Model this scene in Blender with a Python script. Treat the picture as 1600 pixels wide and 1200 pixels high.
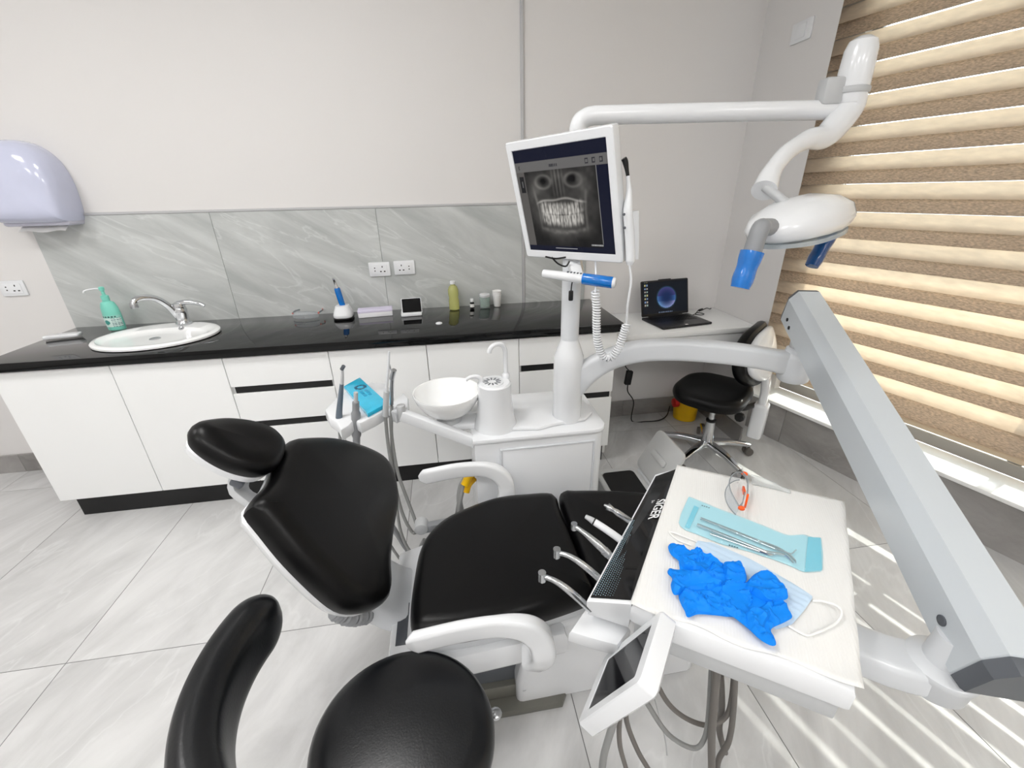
import bpy, bmesh, math, random
import numpy as np
from mathutils import Vector, Matrix, Euler
random.seed(7)
for o in list(bpy.data.objects): bpy.data.objects.remove(o)
scene = bpy.context.scene
COL = scene.collection
PI = math.pi
def S(r, g, b):
    f = lambda c: (c/255/12.92) if c/255 <= .04045 else ((c/255+.055)/1.055)**2.4
    return (f(r), f(g), f(b), 1.0)

# ------------------------------------------------------------------ camera
CAM_H, FPX = 1.5, 669.7
PITCH, ROLL, YAW = .42277, -.02086, .1436
_f = Vector((math.sin(YAW)*math.cos(PITCH), math.cos(YAW)*math.cos(PITCH), -math.sin(PITCH)))
_r = Vector((math.cos(YAW), -math.sin(YAW), 0)); _u = _r.cross(_f)
_rt = _r*math.cos(ROLL)+_u*math.sin(ROLL); _up = -_r*math.sin(ROLL)+_u*math.cos(ROLL)
cd = bpy.data.cameras.new('camera'); cam = bpy.data.objects.new('camera', cd); COL.objects.link(cam)
cd.sensor_width = 36; cd.lens = FPX/1600*36; cd.clip_start = .02; cd.clip_end = 200
cam.matrix_world = Matrix(((_rt.x, _up.x, -_f.x, 0), (_rt.y, _up.y, -_f.y, 0), (_rt.z, _up.z, -_f.z, CAM_H), (0, 0, 0, 1)))
scene.camera = cam

# ------------------------------------------------------------------ the room's axes
# X runs along the back wall, Y towards it, Z up; the window wall stands at an angle to the right
WA = math.radians(-17)
WM = Vector((2.112, 1.757, 0)); WN = Vector((math.cos(WA), -math.sin(WA), 0)); WT = Vector((math.sin(WA), math.cos(WA), 0))
def W(along, off, z): return WM+WT*along+WN*off+Vector((0, 0, z))
BACK = 2.6; LEFT = -3.3; REAR = -2.4; CEIL = 2.9; PIER = 1.76

# ------------------------------------------------------------------ light
world = bpy.data.worlds.new('sky'); scene.world = world; world.use_nodes = True
wn = world.node_tree.nodes; wl = world.node_tree.links
bg = wn['Background']; bg.inputs[0].default_value = (.86, .93, 1.0, 1); bg.inputs[1].default_value = 5.0
sd = bpy.data.lights.new('sun', 'SUN'); sd.energy = 6.0; sd.angle = math.radians(.5); sd.color = (1, .95, .88)
sun = bpy.data.objects.new('sun', sd); COL.objects.link(sun)
sun.location = (6, 2, 5)
_sd = (-WN*1.0+Vector((0, 0, -.62))).normalized()
sun.rotation_euler = _sd.to_track_quat('-Z', 'Y').to_euler()
CEILING_LAMPS = [(-2.2, 1.0), (-.7, 1.0), (-2.2, -.9), (-.7, -.9), (.6, -1.3), (1.9, -1.9)]
LAMP_W = 12.0
vs = scene.view_settings
vs.view_transform = 'Standard'; vs.look = 'None'; vs.gamma = 1; vs.use_curve_mapping = False
vs.exposure = 0.17

# ------------------------------------------------------------------ helpers: from a place in the picture to a place in the room
def ray(px, py): return _rt*((px-800)/FPX)-_up*((py-600)/FPX)+_f
CO = Vector((0, 0, CAM_H))
def U(px, py, z): d = ray(px, py); return CO+d*((z-CAM_H)/d.z)        # on a level plane
def V(px, py, y): d = ray(px, py); return CO+d*(y/d.y)                # on a plane parallel to the back wall
def VX(px, py, x): d = ray(px, py); return CO+d*(x/d.x)               # on a plane parallel to the side wall
def PL(px, py, p0, n): d = ray(px, py); n = Vector(n); return CO+d*((Vector(p0)-CO).dot(n)/d.dot(n))

# ------------------------------------------------------------------ helpers: objects
ORG = {}
def thing(name, label, cat, loc, group=None):
    o = bpy.data.objects.new(name, None); COL.objects.link(o); o.empty_display_size = .05
    o.location = loc; o['label'] = label; o['category'] = cat
    if group: o['group'] = group
    ORG[o.name] = Vector(loc); return o
def tag(o, label, cat, group=None):
    o['label'] = label; o['category'] = cat
    if group: o['group'] = group
    return o
def struct(o): o['kind'] = 'structure'; return o
def dup(root, delta, label=None, rot=None):
    r = root.copy(); COL.objects.link(r); r.location = Vector(root.location)+Vector(delta)
    if rot is not None: r.rotation_euler = rot
    if label: r['label'] = label
    def rec(src, dst):
        for ch in [c for c in bpy.data.objects if c.parent == src]:
            k = ch.copy(); COL.objects.link(k); k.parent = dst; rec(ch, k)
    rec(root, r); return r

class MB:
    def __init__(s): s.v = []; s.f = []; s.c = None
    def add(s, vs_, fs, M=None):
        n = len(s.v)
        for p in vs_:
            p = Vector(p); s.v.append(M @ p if M is not None else p)
        s.f += [tuple(i+n for i in f) for f in fs]; return s
    def box(s, lo, hi, bev=0, seg=2, M=None):
        lo, hi = Vector(lo), Vector(hi); sz = hi-lo; c = (lo+hi)/2
        vs_, fs = rbox(tuple(round(abs(x), 6) for x in sz), bev, seg)
        T = Matrix.Translation(c); return s.add(vs_, fs, (M @ T) if M is not None else T)
    def bx(s, M, sx, sy, sz, bev=0, seg=2):
        vs_, fs = rbox((sx, sy, sz), bev, seg); return s.add(vs_, fs, M)
    def prism(s, poly, z0, z1, bev=0, M=None, taper=0):
        # closed polygon (x,y) extruded in z with a rounded rim
        poly = ccw(poly); rings = []
        b = min(bev, abs(z1-z0)/2.01)
        if b > 0:
            prof = [(b, z0), (b*.29, z0+b*.29), (0, z0+b), (0, z1-b), (b*.29, z1-b*.29), (b, z1)]
        else: prof = [(0, z0), (0, z1)]
        for d, z in prof: rings.append([Vector((x, y, z)) for x, y in inset(poly, d+(taper*(z1-z)/(z1-z0) if taper else 0))])
        return s.rings(rings, M, cap=True)
    def rings(s, rings, M=None, cap=True, close=False):
        n = len(rings[0]); vs_ = [p for r in rings for p in r]; fs = []
        k = len(rings)
        for i in range(k if close else k-1):
            a, b = i*n, ((i+1) % k)*n
            for j in range(n): fs.append((a+j, a+(j+1) % n, b+(j+1) % n, b+j))
        if cap and not close: fs.append(tuple(reversed(range(n)))); fs.append(tuple(range((k-1)*n, k*n)))
        return s.add(vs_, fs, M)
    def lathe(s, prof, n=24, M=None):
        rings = [[Vector((r*math.cos(2*PI*j/n), r*math.sin(2*PI*j/n), z)) for j in range(n)] for r, z in prof]
        return s.rings(rings, M, cap=True)
    def cyl(s, p0, p1, r, n=20, r1=None, bev=0):
        p0, p1 = Vector(p0), Vector(p1); L = (p1-p0).length; r1 = r if r1 is None else r1
        Mx = Matrix.Translation(p0) @ (p1-p0).to_track_quat('Z', 'Y').to_matrix().to_4x4()
        pr = [(r, 0), (r1, L)] if not bev else [(r-bev, 0), (r-bev*.29, bev*.29), (r, bev), (r1, L-bev), (r1-bev*.29, L-bev*.29), (r1-bev, L)]
        return s.lathe(pr, n, Mx)
    def ball(s, c, r, n=16, M=None, m=10):
        c = Vector(c); r = r if hasattr(r, '__len__') else (r, r, r)
        pr = [(math.sin(PI*i/m), -math.cos(PI*i/m)) for i in range(1, m)]
        rings = [[Vector((a*math.cos(2*PI*j/n)*r[0], a*math.sin(2*PI*j/n)*r[1], z*r[2])) for j in range(n)] for a, z in pr]
        T = Matrix.Translation(c); return s.rings(rings, T @ M if M is not None else T)
    def tube(s, pts, r, n=10, spl=6, rr=None, ends=True):
        P = spline(pts, spl) if spl else [Vector(p) for p in pts]
        m = len(P); rad = r if callable(r) else (lambda t: r)
        return s.sweep(P, lambda t: [(rad(t)*math.cos(2*PI*j/n), rad(t)*math.sin(2*PI*j/n)) for j in range(n)], rr, ends)
    def sweep(s, P, sec, up=None, ends=True):
        P = [Vector(p) for p in P]; m = len(P); rings = []; pn = None
        for i, p in enumerate(P):
            t = (P[min(i+1, m-1)]-P[max(i-1, 0)]).normalized()
            if up is not None:
                x = t.cross(Vector(up)).normalized(); y = x.cross(t)
            else:
                if pn is None:
                    a = Vector((0, 0, 1)) if abs(t.z) < .9 else Vector((1, 0, 0))
                    x = t.cross(a).normalized()
                else: x = (pn-t*pn.dot(t)).normalized()
                pn = x; y = x.cross(t)
            rings.append([p+x*a+y*b for a, b in sec(i/(m-1))])
        return s.rings(rings, None, cap=ends)
    def grid(s, fn, nu, nv, M=None):
        vs_ = [fn(i/nu, j/nv) for j in range(nv+1) for i in range(nu+1)]
        fs = [(j*(nu+1)+i, j*(nu+1)+i+1, (j+1)*(nu+1)+i+1, (j+1)*(nu+1)+i) for j in range(nv) for i in range(nu)]
        return s.add(vs_, fs, M)
    def cushion(s, out, th, dome, M, rad=.02, fn=None, k=48, back=True):
        # upholstered pad: closed outline (u,v), thickness th upwards, rolled rim, domed top; fn(u,v)->extra height
        P = resample(closed_spline(out, 8), k); P = ccw(P)
        cx = sum(p[0] for p in P)/k; cy = sum(p[1] for p in P)/k
        fn = fn or (lambda u, v: 0)
        prof = [(rad*.8, 0), (rad*.2, th*.12), (0, th*.38), (0, th*.55), (rad*.12, th*.75), (rad*.45, th*.92), (rad, th)]
        rings = []
        for d, h in prof:
            rings.append([Vector((x, y, h+fn(x, y))) for x, y in inset(P, d)])
        base = inset(P, rad)
        for q in (.93, .84, .72, .56, .38, .2, .08):
            rings.append([Vector((cx+(x-cx)*q, cy+(y-cy)*q, th+dome*(1-q*q)+fn(cx+(x-cx)*q, cy+(y-cy)*q))) for x, y in base])
        return s.rings(rings, M)
    def build(s, name, mat, parent=None, smooth=38, loc=None):
        off = Vector((0, 0, 0))
        if parent is not None: off = ORG[parent.name]
        elif loc is not None: off = Vector(loc)
        me = bpy.data.meshes.new(name); me.from_pydata([tuple(p-off) for p in s.v], [], s.f)
        bm = bmesh.new(); bm.from_mesh(me); bmesh.ops.recalc_face_normals(bm, faces=bm.faces); bm.to_mesh(me); bm.free()
        me.materials.append(mat)
        if smooth:
            me.polygons.foreach_set('use_smooth', [True]*len(me.polygons)); me.set_sharp_from_angle(angle=math.radians(smooth))
        o = bpy.data.objects.new(name, me); COL.objects.link(o)
        if parent is not None: o.parent = parent; ORG[o.name] = off
        else: o.location = off; ORG[o.name] = off
        return o
_rb = {}
def rbox(sz, bev, seg):
    k = (tuple(sz), bev, seg)
    if k not in _rb:
        bm = bmesh.new(); bmesh.ops.create_cube(bm, size=1); bmesh.ops.scale(bm, vec=sz, verts=bm.verts)
        if bev: bmesh.ops.bevel(bm, geom=bm.edges[:]+bm.verts[:], offset=min(bev, min(sz)*.49), segments=seg, affect='EDGES', profile=.5)
        bm.verts.index_update()
        _rb[k] = ([v.co.copy() for v in bm.verts], [tuple(v.index for v in f.verts) for f in bm.faces]); bm.free()
    return _rb[k]
def spline(pts, k=6):
    P = [Vector(p) for p in pts]
    if len(P) < 3: return P
    out = []
    for i in range(len(P)-1):
        a = P[i-1] if i > 0 else P[0]*2-P[1]; b, c = P[i], P[i+1]; d = P[i+2] if i+2 < len(P) else P[-1]*2-P[-2]
        for j in range(k):
            t = j/k; out.append(.5*((2*b)+(c-a)*t+(2*a-5*b+4*c-d)*t*t+(-a+3*b-3*c+d)*t*t*t))
    out.append(P[-1]); return out
def closed_spline(pts, k=6):
    P = [Vector((p[0], p[1], 0)) for p in pts]; n = len(P); out = []
    for i in range(n):
        a, b, c, d = P[i-1], P[i], P[(i+1) % n], P[(i+2) % n]
        for j in range(k):
            t = j/k; q = .5*((2*b)+(c-a)*t+(2*a-5*b+4*c-d)*t*t+(-a+3*b-3*c+d)*t*t*t); out.append((q.x, q.y))
    return out
def resample(P, k):
    P = list(P)+[P[0]]; d = [0]
    for a, b in zip(P, P[1:]): d.append(d[-1]+math.hypot(b[0]-a[0], b[1]-a[1]))
    t = np.linspace(0, d[-1], k, endpoint=False)
    return list(zip(np.interp(t, d, [p[0] for p in P]).tolist(), np.interp(t, d, [p[1] for p in P]).tolist()))
def ccw(P):
    a = sum(P[i-1][0]*P[i][1]-P[i][0]*P[i-1][1] for i in range(len(P)))
    return list(P) if a > 0 else list(reversed(P))
def inset(P, d):
    if not d: return list(P)
    n = len(P); out = []
    for i in range(n):
        a, b, c = P[i-1], P[i], P[(i+1) % n]
        e1 = Vector((b[0]-a[0], b[1]-a[1])).normalized(); e2 = Vector((c[0]-b[0], c[1]-b[1])).normalized()
        n1 = Vector((-e1.y, e1.x)); n2 = Vector((-e2.y, e2.x)); m = n1+n2; L = m.length
        if L < 1e-6: m = n1
        else: m = m/L; m = m/max(.45, m.dot(n1))
        out.append((b[0]+m.x*d, b[1]+m.y*d))
    return out
def rrect(w, h, r, k=4, c=(0, 0)):
    P = []
    for sx, sy, a0 in ((1, 1, 0), (-1, 1, 90), (-1, -1, 180), (1, -1, 270)):
        for i in range(k+1):
            a = math.radians(a0+90*i/k); P.append((c[0]+sx*(w/2-r)+r*math.cos(a), c[1]+sy*(h/2-r)+r*math.sin(a)))
    return P
def frame(o, x, y=None, z=None):
    # matrix with origin o; give two axes
    x = Vector(x).normalized() if x is not None else None
    if x is not None and y is not None: y = Vector(y); y = (y-x*y.dot(x)).normalized(); z = x.cross(y)
    elif x is not None: z = Vector(z); z = (z-x*z.dot(x)).normalized(); y = z.cross(x)
    return Matrix(((x.x, y.x, z.x, o[0]), (x.y, y.y, z.y, o[1]), (x.z, y.z, z.z, o[2]), (0, 0, 0, 1)))

# ------------------------------------------------------------------ materials
def mat(name, col, rough=.5, metal=0, coat=0, var=.04, vscale=6, bump=0, bscale=200, trans=0, ior=1.45, emit=None, estr=0, alpha=1, spec=.5, sheen=0):
    m = bpy.data.materials.new(name); m.use_nodes = True; nt = m.node_tree; N = nt.nodes; L = nt.links
    b = N['Principled BSDF']
    b.inputs['Roughness'].default_value = rough; b.inputs['Metallic'].default_value = metal
    b.inputs['Coat Weight'].default_value = coat; b.inputs['Coat Roughness'].default_value = .06
    b.inputs['Transmission Weight'].default_value = trans; b.inputs['IOR'].default_value = ior; b.inputs['Alpha'].default_value = alpha
    b.inputs['Specular IOR Level'].default_value = spec
    tc = N.new('ShaderNodeTexCoord')
    if var:
        nz = N.new('ShaderNodeTexNoise'); nz.inputs['Scale'].default_value = vscale; nz.inputs['Detail'].default_value = 3
        L.new(tc.outputs['Object'], nz.inputs['Vector'])
        mr = N.new('ShaderNodeMapRange'); mr.inputs[3].default_value = 1-var; mr.inputs[4].default_value = 1+var; L.new(nz.outputs[0], mr.inputs[0])
        mx = N.new('ShaderNodeVectorMath'); mx.operation = 'SCALE'; mx.inputs[0].default_value = col[:3]; L.new(mr.outputs[0], mx.inputs['Scale'])
        L.new(mx.outputs[0], b.inputs['Base Color'])
    else: b.inputs['Base Color'].default_value = col
    if bump:
        nb = N.new('ShaderNodeTexNoise'); nb.inputs['Scale'].default_value = bscale; nb.inputs['Detail'].default_value = 2; L.new(tc.outputs['Object'], nb.inputs['Vector'])
        bp = N.new('ShaderNodeBump'); bp.inputs['Strength'].default_value = bump; bp.inputs['Distance'].default_value = .002
        L.new(nb.outputs[0], bp.inputs['Height']); L.new(bp.outputs[0], b.inputs['Normal'])
    if emit: b.inputs['Emission Color'].default_value = emit; b.inputs['Emission Strength'].default_value = estr
    return m
def stone(name, base, light, dark, rough, scale, rot, stretch, vein=.5, jitter=True, vcol=None):
    m = bpy.data.materials.new(name); m.use_nodes = True; nt = m.node_tree; N = nt.nodes; L = nt.links; b = N['Principled BSDF']
    b.inputs['Roughness'].default_value = rough
    tc = N.new('ShaderNodeTexCoord'); oi = N.new('ShaderNodeObjectInfo')
    ad = N.new('ShaderNodeVectorMath'); ad.operation = 'MULTIPLY_ADD'
    cb = N.new('ShaderNodeCombineXYZ'); L.new(oi.outputs['Random'], cb.inputs[0]); L.new(oi.outputs['Random'], cb.inputs[1]); L.new(oi.outputs['Random'], cb.inputs[2])
    L.new(cb.outputs[0], ad.inputs[0]); ad.inputs[1].default_value = (37, 53, 71) if jitter else (0, 0, 0); L.new(tc.outputs['Object'], ad.inputs[2])
    mp = N.new('ShaderNodeMapping'); mp.vector_type = 'TEXTURE'; mp.inputs['Rotation'].default_value = rot; mp.inputs['Scale'].default_value = tuple(1/q for q in stretch); L.new(ad.outputs[0], mp.inputs[0])
    n1 = N.new('ShaderNodeTexNoise'); n1.inputs['Scale'].default_value = scale; n1.inputs['Detail'].default_value = 8; n1.inputs['Roughness'].default_value = .62; n1.inputs['Distortion'].default_value = .6
    L.new(mp.outputs[0], n1.inputs['Vector'])
    r1 = N.new('ShaderNodeValToRGB'); r1.color_ramp.elements[0].position = .32; r1.color_ramp.elements[0].color = dark; r1.color_ramp.elements[1].position = .68; r1.color_ramp.elements[1].color = light
    e = r1.color_ramp.elements.new(.5); e.color = base; L.new(n1.outputs[0], r1.inputs[0])
    n2 = N.new('ShaderNodeTexNoise'); n2.inputs['Scale'].default_value = scale*.45; n2.inputs['Detail'].default_value = 5; n2.inputs['Distortion'].default_value = 1.2; L.new(mp.outputs[0], n2.inputs['Vector'])
    s1 = N.new('ShaderNodeMath'); s1.operation = 'SUBTRACT'; s1.inputs[1].default_value = .5; L.new(n2.outputs[0], s1.inputs[0])
    s2 = N.new('ShaderNodeMath'); s2.operation = 'ABSOLUTE'; L.new(s1.outputs[0], s2.inputs[0])
    r2 = N.new('ShaderNodeValToRGB'); r2.color_ramp.elements[0].position = 0; r2.color_ramp.elements[0].color = (vein, vein, vein, 1); r2.color_ramp.elements[1].position = .012; r2.color_ramp.elements[1].color = (0, 0, 0, 1); L.new(s2.outputs[0], r2.inputs[0])
    mx = N.new('ShaderNodeMix'); mx.data_type = 'RGBA'; L.new(r2.outputs[0], mx.inputs[0]); L.new(r1.outputs[0], mx.inputs[6]); mx.inputs[7].default_value = vcol or light
    L.new(mx.outputs[2], b.inputs['Base Color']); return m
def vcolmat(name, emit=1.0, rough=.3):
    m = bpy.data.materials.new(name); m.use_nodes = True; nt = m.node_tree; b = nt.nodes['Principled BSDF']
    a = nt.nodes.new('ShaderNodeVertexColor'); a.layer_name = 'print'
    b.inputs['Roughness'].default_value = rough
    if emit:
        b.inputs['Specular IOR Level'].default_value = .12
        b.inputs['Base Color'].default_value = (.004, .004, .005, 1); nt.links.new(a.outputs[0], b.inputs['Emission Color']); b.inputs['Emission Strength'].default_value = emit
    else: nt.links.new(a.outputs[0], b.inputs['Base Color'])
    return m
def printed(name, fn, nu, nv, M, w, h, mt, parent, curve=None):
    # a flat print (screen picture, label): a fine grid with a colour per face corner, fn(u,v)->linear rgb, v upwards
    mb = MB(); mb.grid(curve or (lambda u, v: Vector(((u-.5)*w, (v-.5)*h, 0))), nu, nv, M)
    o = mb.build(name, mt, parent, smooth=0)
    ca = o.data.color_attributes.new('print', 'FLOAT_COLOR', 'POINT')
    k = 0
    for j in range(nv+1):
        for i in range(nu+1):
            c = fn(i/nu, j/nv); ca.data[k].color = (c[0], c[1], c[2], 1); k += 1
    return o
def lettering(text, size, M, mt, parent, name='lettering', bold=0, depth=.0003, align='LEFT', squash=1):
    cu = bpy.data.curves.new(name, 'FONT'); cu.body = text; cu.size = size; cu.extrude = depth; cu.offset = bold; cu.align_x = align
    t = bpy.data.objects.new(name, cu); COL.objects.link(t); bpy.context.view_layer.update()
    dg = bpy.context.evaluated_depsgraph_get(); me = bpy.data.meshes.new_from_object(t.evaluated_get(dg))
    bpy.data.objects.remove(t); bpy.data.curves.remove(cu)
    off = ORG[parent.name]; me.transform(Matrix.Translation(-off) @ M @ Matrix.Diagonal((squash, 1, 1, 1))); me.materials.clear(); me.materials.append(mt); me.name = name
    o = bpy.data.objects.new(name, me); COL.objects.link(o); o.parent = parent; ORG[o.name] = off; return o

WHITE = mat('white_plastic', S(230, 232, 235), .22, coat=.4, var=.01)
WHITE2 = mat('white_enamel', S(214, 217, 221), .28, coat=.2, var=.015)
LAMI = mat('white_laminate', S(240, 241, 241), .32, var=.012, vscale=2)
LEATHER = mat('black_leather', S(6, 6, 7), .36, var=.15, vscale=9, bump=.06, bscale=260, spec=.26)
LEATHER2 = mat('navy_black_leather', S(7, 9, 13), .30, var=.15, vscale=9, bump=.10, bscale=240, spec=.5)
BLACK = mat('black_plastic', S(18, 18, 19), .4, var=.1)
BLKGLASS = mat('black_glass', S(7, 7, 9), .06, coat=.25, var=0, spec=.3)
KICK = mat('black_kickboard', S(10, 10, 12), .3, var=.1)
GRAN = mat('black_granite', S(6, 7, 8), .05, var=.35, vscale=60, spec=.36)
CHROME = mat('chrome', S(210, 212, 215), .12, metal=1, var=.03)
STEEL = mat('brushed_steel', S(190, 192, 195), .28, metal=1, var=.05, vscale=40)
GREY = mat('grey_plastic', S(140, 142, 145), .4, var=.05)
DGREY = mat('dark_grey_plastic', S(88, 92, 98), .4, var=.05)
LGREY = mat('light_grey_plastic', S(188, 190, 192), .4, var=.04)
HOSE = mat('grey_hose', S(142, 143, 142), .5, var=.05)
DHOSE = mat('dark_grey_hose', S(112, 108, 104), .55, var=.05)
CERAMIC = mat('white_ceramic', S(246, 247, 247), .1, coat=.5, var=0)
BLUEFILM = mat('blue_film', S(0, 110, 196), .25, coat=.6, var=.25, vscale=40, bump=.5, bscale=60)
WALL = mat('wall_paint', S(223, 221, 220), .75, var=.02, vscale=1.3, bump=.08, bscale=300)
WALLW = mat('wall_paint_warm', S(222, 219, 216), .75, var=.02, vscale=1.3, bump=.08, bscale=300)
CEILM = mat('ceiling_paint', S(240, 240, 238), .8, var=.01)
GROUT = mat('grout', S(118, 118, 118), .8, var=.08, vscale=20)
# ------------------------------------------------------------------ room shell
FLOORT = stone('floor_tile', S(206, 206, 206), S(219, 219, 219), S(190, 190, 190), .24, 2.4, (0, 0, math.radians(62)), (.7, 1.9, 1), .30, vcol=S(228, 229, 229))
SPLASH = stone('splash_tile', S(190, 193, 192), S(206, 209, 208), S(172, 176, 175), .3, 3.0, (0, math.radians(30), 0), (.55, 1, 2.6), .40, vcol=S(222, 225, 224))
SKIRT = stone('skirting_tile', S(150, 147, 145), S(168, 165, 163), S(130, 127, 125), .35, 3.0, (0, math.radians(20), 0), (.7, .7, 1.6), .3)
mb = MB(); mb.prism([(LEFT-.15, REAR-.15), (3.75, REAR-.15), (2.25, BACK+.15), (LEFT-.15, BACK+.15)], -.12, -.0010)
floor = struct(mb.build('floor', GROUT, smooth=0))
TW, TL = .58, 1.17
tm = MB(); tm.box((-TW/2+.0015, -TL/2+.0015, -.012), (TW/2-.0015, TL/2-.0015, 0))
proto = None
for i in range(-7, 7):
    for j in range(-4, 3):
        x = .293+TW*(i+.5); y = 1.215+TL*(j+.5)
        if x-TW/2 < LEFT-.4 or y+TL/2 < REAR-.1 or y-TL/2 > BACK or x+TW/2 < LEFT: continue
        if (Vector((x-TW/2, y-TL/2, 0))-WM).dot(WN) > .05: continue
        if proto is None:
            proto = tm.build('tile', FLOORT, floor, smooth=20); o = proto
        else: o = proto.copy(); COL.objects.link(o)
        o.parent = floor; o.location = (x, y, 0)

def wall(name, lo, hi, m=WALL):
    mb = MB(); mb.box(lo, hi); return struct(mb.build(name, m, smooth=0))
wb = wall('wall_back', (LEFT-.15, BACK, -.1), (2.3, BACK+.15, CEIL))
wall('wall_left', (LEFT-.15, REAR, -.1), (LEFT, BACK, CEIL))
wall('wall_rear', (LEFT-.15, REAR-.15, -.1), (3.7, REAR, CEIL))
mb = MB(); mb.prism([(PIER, 2.085), (PIER, BACK), (2.3, BACK+.15), (2.09, 2.56)], -.1, CEIL); struct(mb.build('wall_right', WALL, smooth=0))
mb = MB(); mb.prism([(LEFT-.15, REAR-.15), (3.85, REAR-.15), (2.25, BACK+.15), (LEFT-.15, BACK+.15)], CEIL, CEIL+.1)
struct(mb.build('ceiling', CEILM, smooth=0))
# metal strips on the back wall
TRIMM = mat('trim_metal', S(186, 186, 188), .45, var=.05)
mb = MB(); mb.box((-2.02, BACK-.013, 1.43), (.452, BACK, 1.442), .002); struct(mb.build('trim_1', TRIMM))
mb = MB(); mb.box((.452, BACK-.014, .0), (.468, BACK, CEIL), .003); struct(mb.build('trim_2', TRIMM))
# backsplash tiles, pieces of the back wall
xs = [-2.02, -1.187, -.354, .452]
for a, b in zip(xs, xs[1:]):
    mb = MB(); mb.box((a+.0006, BACK-.01, .86), (b-.0006, BACK+.002, 1.43), .0012, 1); mb.build('tile', SPLASH, wb, smooth=20)
mb = MB(); mb.box((.468, BACK-.01, .86), (.845, BACK+.002, 1.43), .0012, 1); mb.build('tile', SPLASH, wb, smooth=20)
# skirting
def skirting(name, segs):
    root = None
    for lo, hi in segs:
        mb = MB(); mb.box(lo, hi, .002, 1)
        if root is None: root = struct(mb.build(name, SKIRT, smooth=20))
        else: mb.build('tile', SKIRT, root, smooth=20)
skirting('baseboard_back', [((.862, BACK-.012, 0), (1.17, BACK, .12)), ((1.1712, BACK-.012, 0), (PIER, BACK, .12)), ((-2.62, BACK-.012, 0), (-2.04, BACK, .12)), ((LEFT, BACK-.012, 0), (-2.6212, BACK, .12))])
skirting('baseboard_right', [((PIER-.012, 2.09, 0), (PIER, BACK-.013, .12))])
skirting('baseboard_left', [((LEFT, REAR, 0), (LEFT+.012, 0, .12)), ((LEFT, .0012, 0), (LEFT+.012, BACK-.013, .12))])

# ------------------------------------------------------------------ window wall
A0, A1 = .54, -2.75
AEND = -(1.757-REAR)/math.cos(WA)-.2
WM4 = frame(WM, WT, WN)         # x along the wall (towards the back), y outwards -> z = x cross y
sgn = 1 if WM4.col[2].z > 0 else -1
if sgn < 0: WM4 = frame(WM, -WT, WN)
def wbox(mb, a0, a1, o0, o1, z0, z1, bev=0, seg=1):
    if sgn < 0: a0, a1 = -a0, -a1
    return mb.box((min(a0, a1), min(o0, o1), z0), (max(a0, a1), max(o0, o1), z1), bev, seg, WM4)
mb = MB(); wbox(mb, .95, AEND, .012, .3, -.1, .235); wlow = struct(mb.build('wall_window', WALLW, smooth=0))
mb = MB(); wbox(mb, .95, A0, .17, .3, .256, CEIL); struct(mb.build('wall_window_jamb', WALLW, smooth=0))
for k in range(8):
    a = .93-k*.6; b = max(a-.6, AEND)
    mb = MB(); wbox(mb, a-.001, b+.001, 0, .014, .0, .2345, .001); mb.build('tile', SKIRT, wlow, smooth=20)
mb = MB(); wbox(mb, A1, AEND, .0, .3, .235, CEIL); mb2 = MB(); wbox(mb2, A0, A1, .0, .3, 2.66, CEIL)
struct(mb.build('wall_window_end', WALLW, smooth=0)); struct(mb2.build('wall_window_lintel', WALLW, smooth=0))
SILL = mat('white_sill_stone', S(244, 244, 243), .2, var=.01)
mb = MB(); wbox(mb, .95, A1, -.012, .22, .235, .256, .004, 2); struct(mb.build('trim_3', SILL))
ALU = mat('window_aluminium', S(150, 148, 146), .4, metal=.3, var=.05)
wr = thing('window_1', '', 'window', W(A0, .24, .27)); del wr['label']; del wr['category']; struct(wr)
mb = MB(); wbox(mb, A0, A1, .22, .27, .256, .32, .004); wbox(mb, A0, A1, .22, .27, 2.61, 2.66, .004); wbox(mb, A0, A0-.05, .22, .27, .32, 2.61, .004); wbox(mb, A1, A1+.05, .22, .27, .32, 2.61, .004)
mb.build('window_frame', ALU, wr)
def panemat():
    m = bpy.data.materials.new('window_glass'); m.use_nodes = True; N = m.node_tree.nodes; L = m.node_tree.links
    N.remove(N['Principled BSDF']); t = N.new('ShaderNodeBsdfTransparent'); t.inputs[0].default_value = (.93, .96, .95, 1)
    g = N.new('ShaderNodeBsdfGlossy'); g.inputs['Roughness'].default_value = .02; lw = N.new('ShaderNodeFresnel'); lw.inputs[0].default_value = 1.3
    mx = N.new('ShaderNodeMixShader'); L.new(lw.outputs[0], mx.inputs[0]); L.new(t.outputs[0], mx.inputs[1]); L.new(g.outputs[0], mx.inputs[2]); L.new(mx.outputs[0], N['Material Output'].inputs[0]); return m
PANE = panemat()
for k in range(3):
    a = A0-.05-k*(A0-A1-.1)/3; b = A0-.05-(k+1)*(A0-A1-.1)/3
    mb = MB(); wbox(mb, a, b, .242, .248, .32, 2.61); mb.build('pane', PANE, wr, smooth=0)
    if k: mb = MB(); wbox(mb, a+.025, a-.025, .222, .268, .32, 2.61, .004); mb.build('mullion', ALU, wr)

mb = MB(); wbox(mb, 1.5, AEND-1, .3, 2.85, 2.76, 2.9); struct(mb.build('sun_block_slab', CEILM, smooth=0))  # unseen slab added outside to stop sun stripes reaching far across the floor
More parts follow.
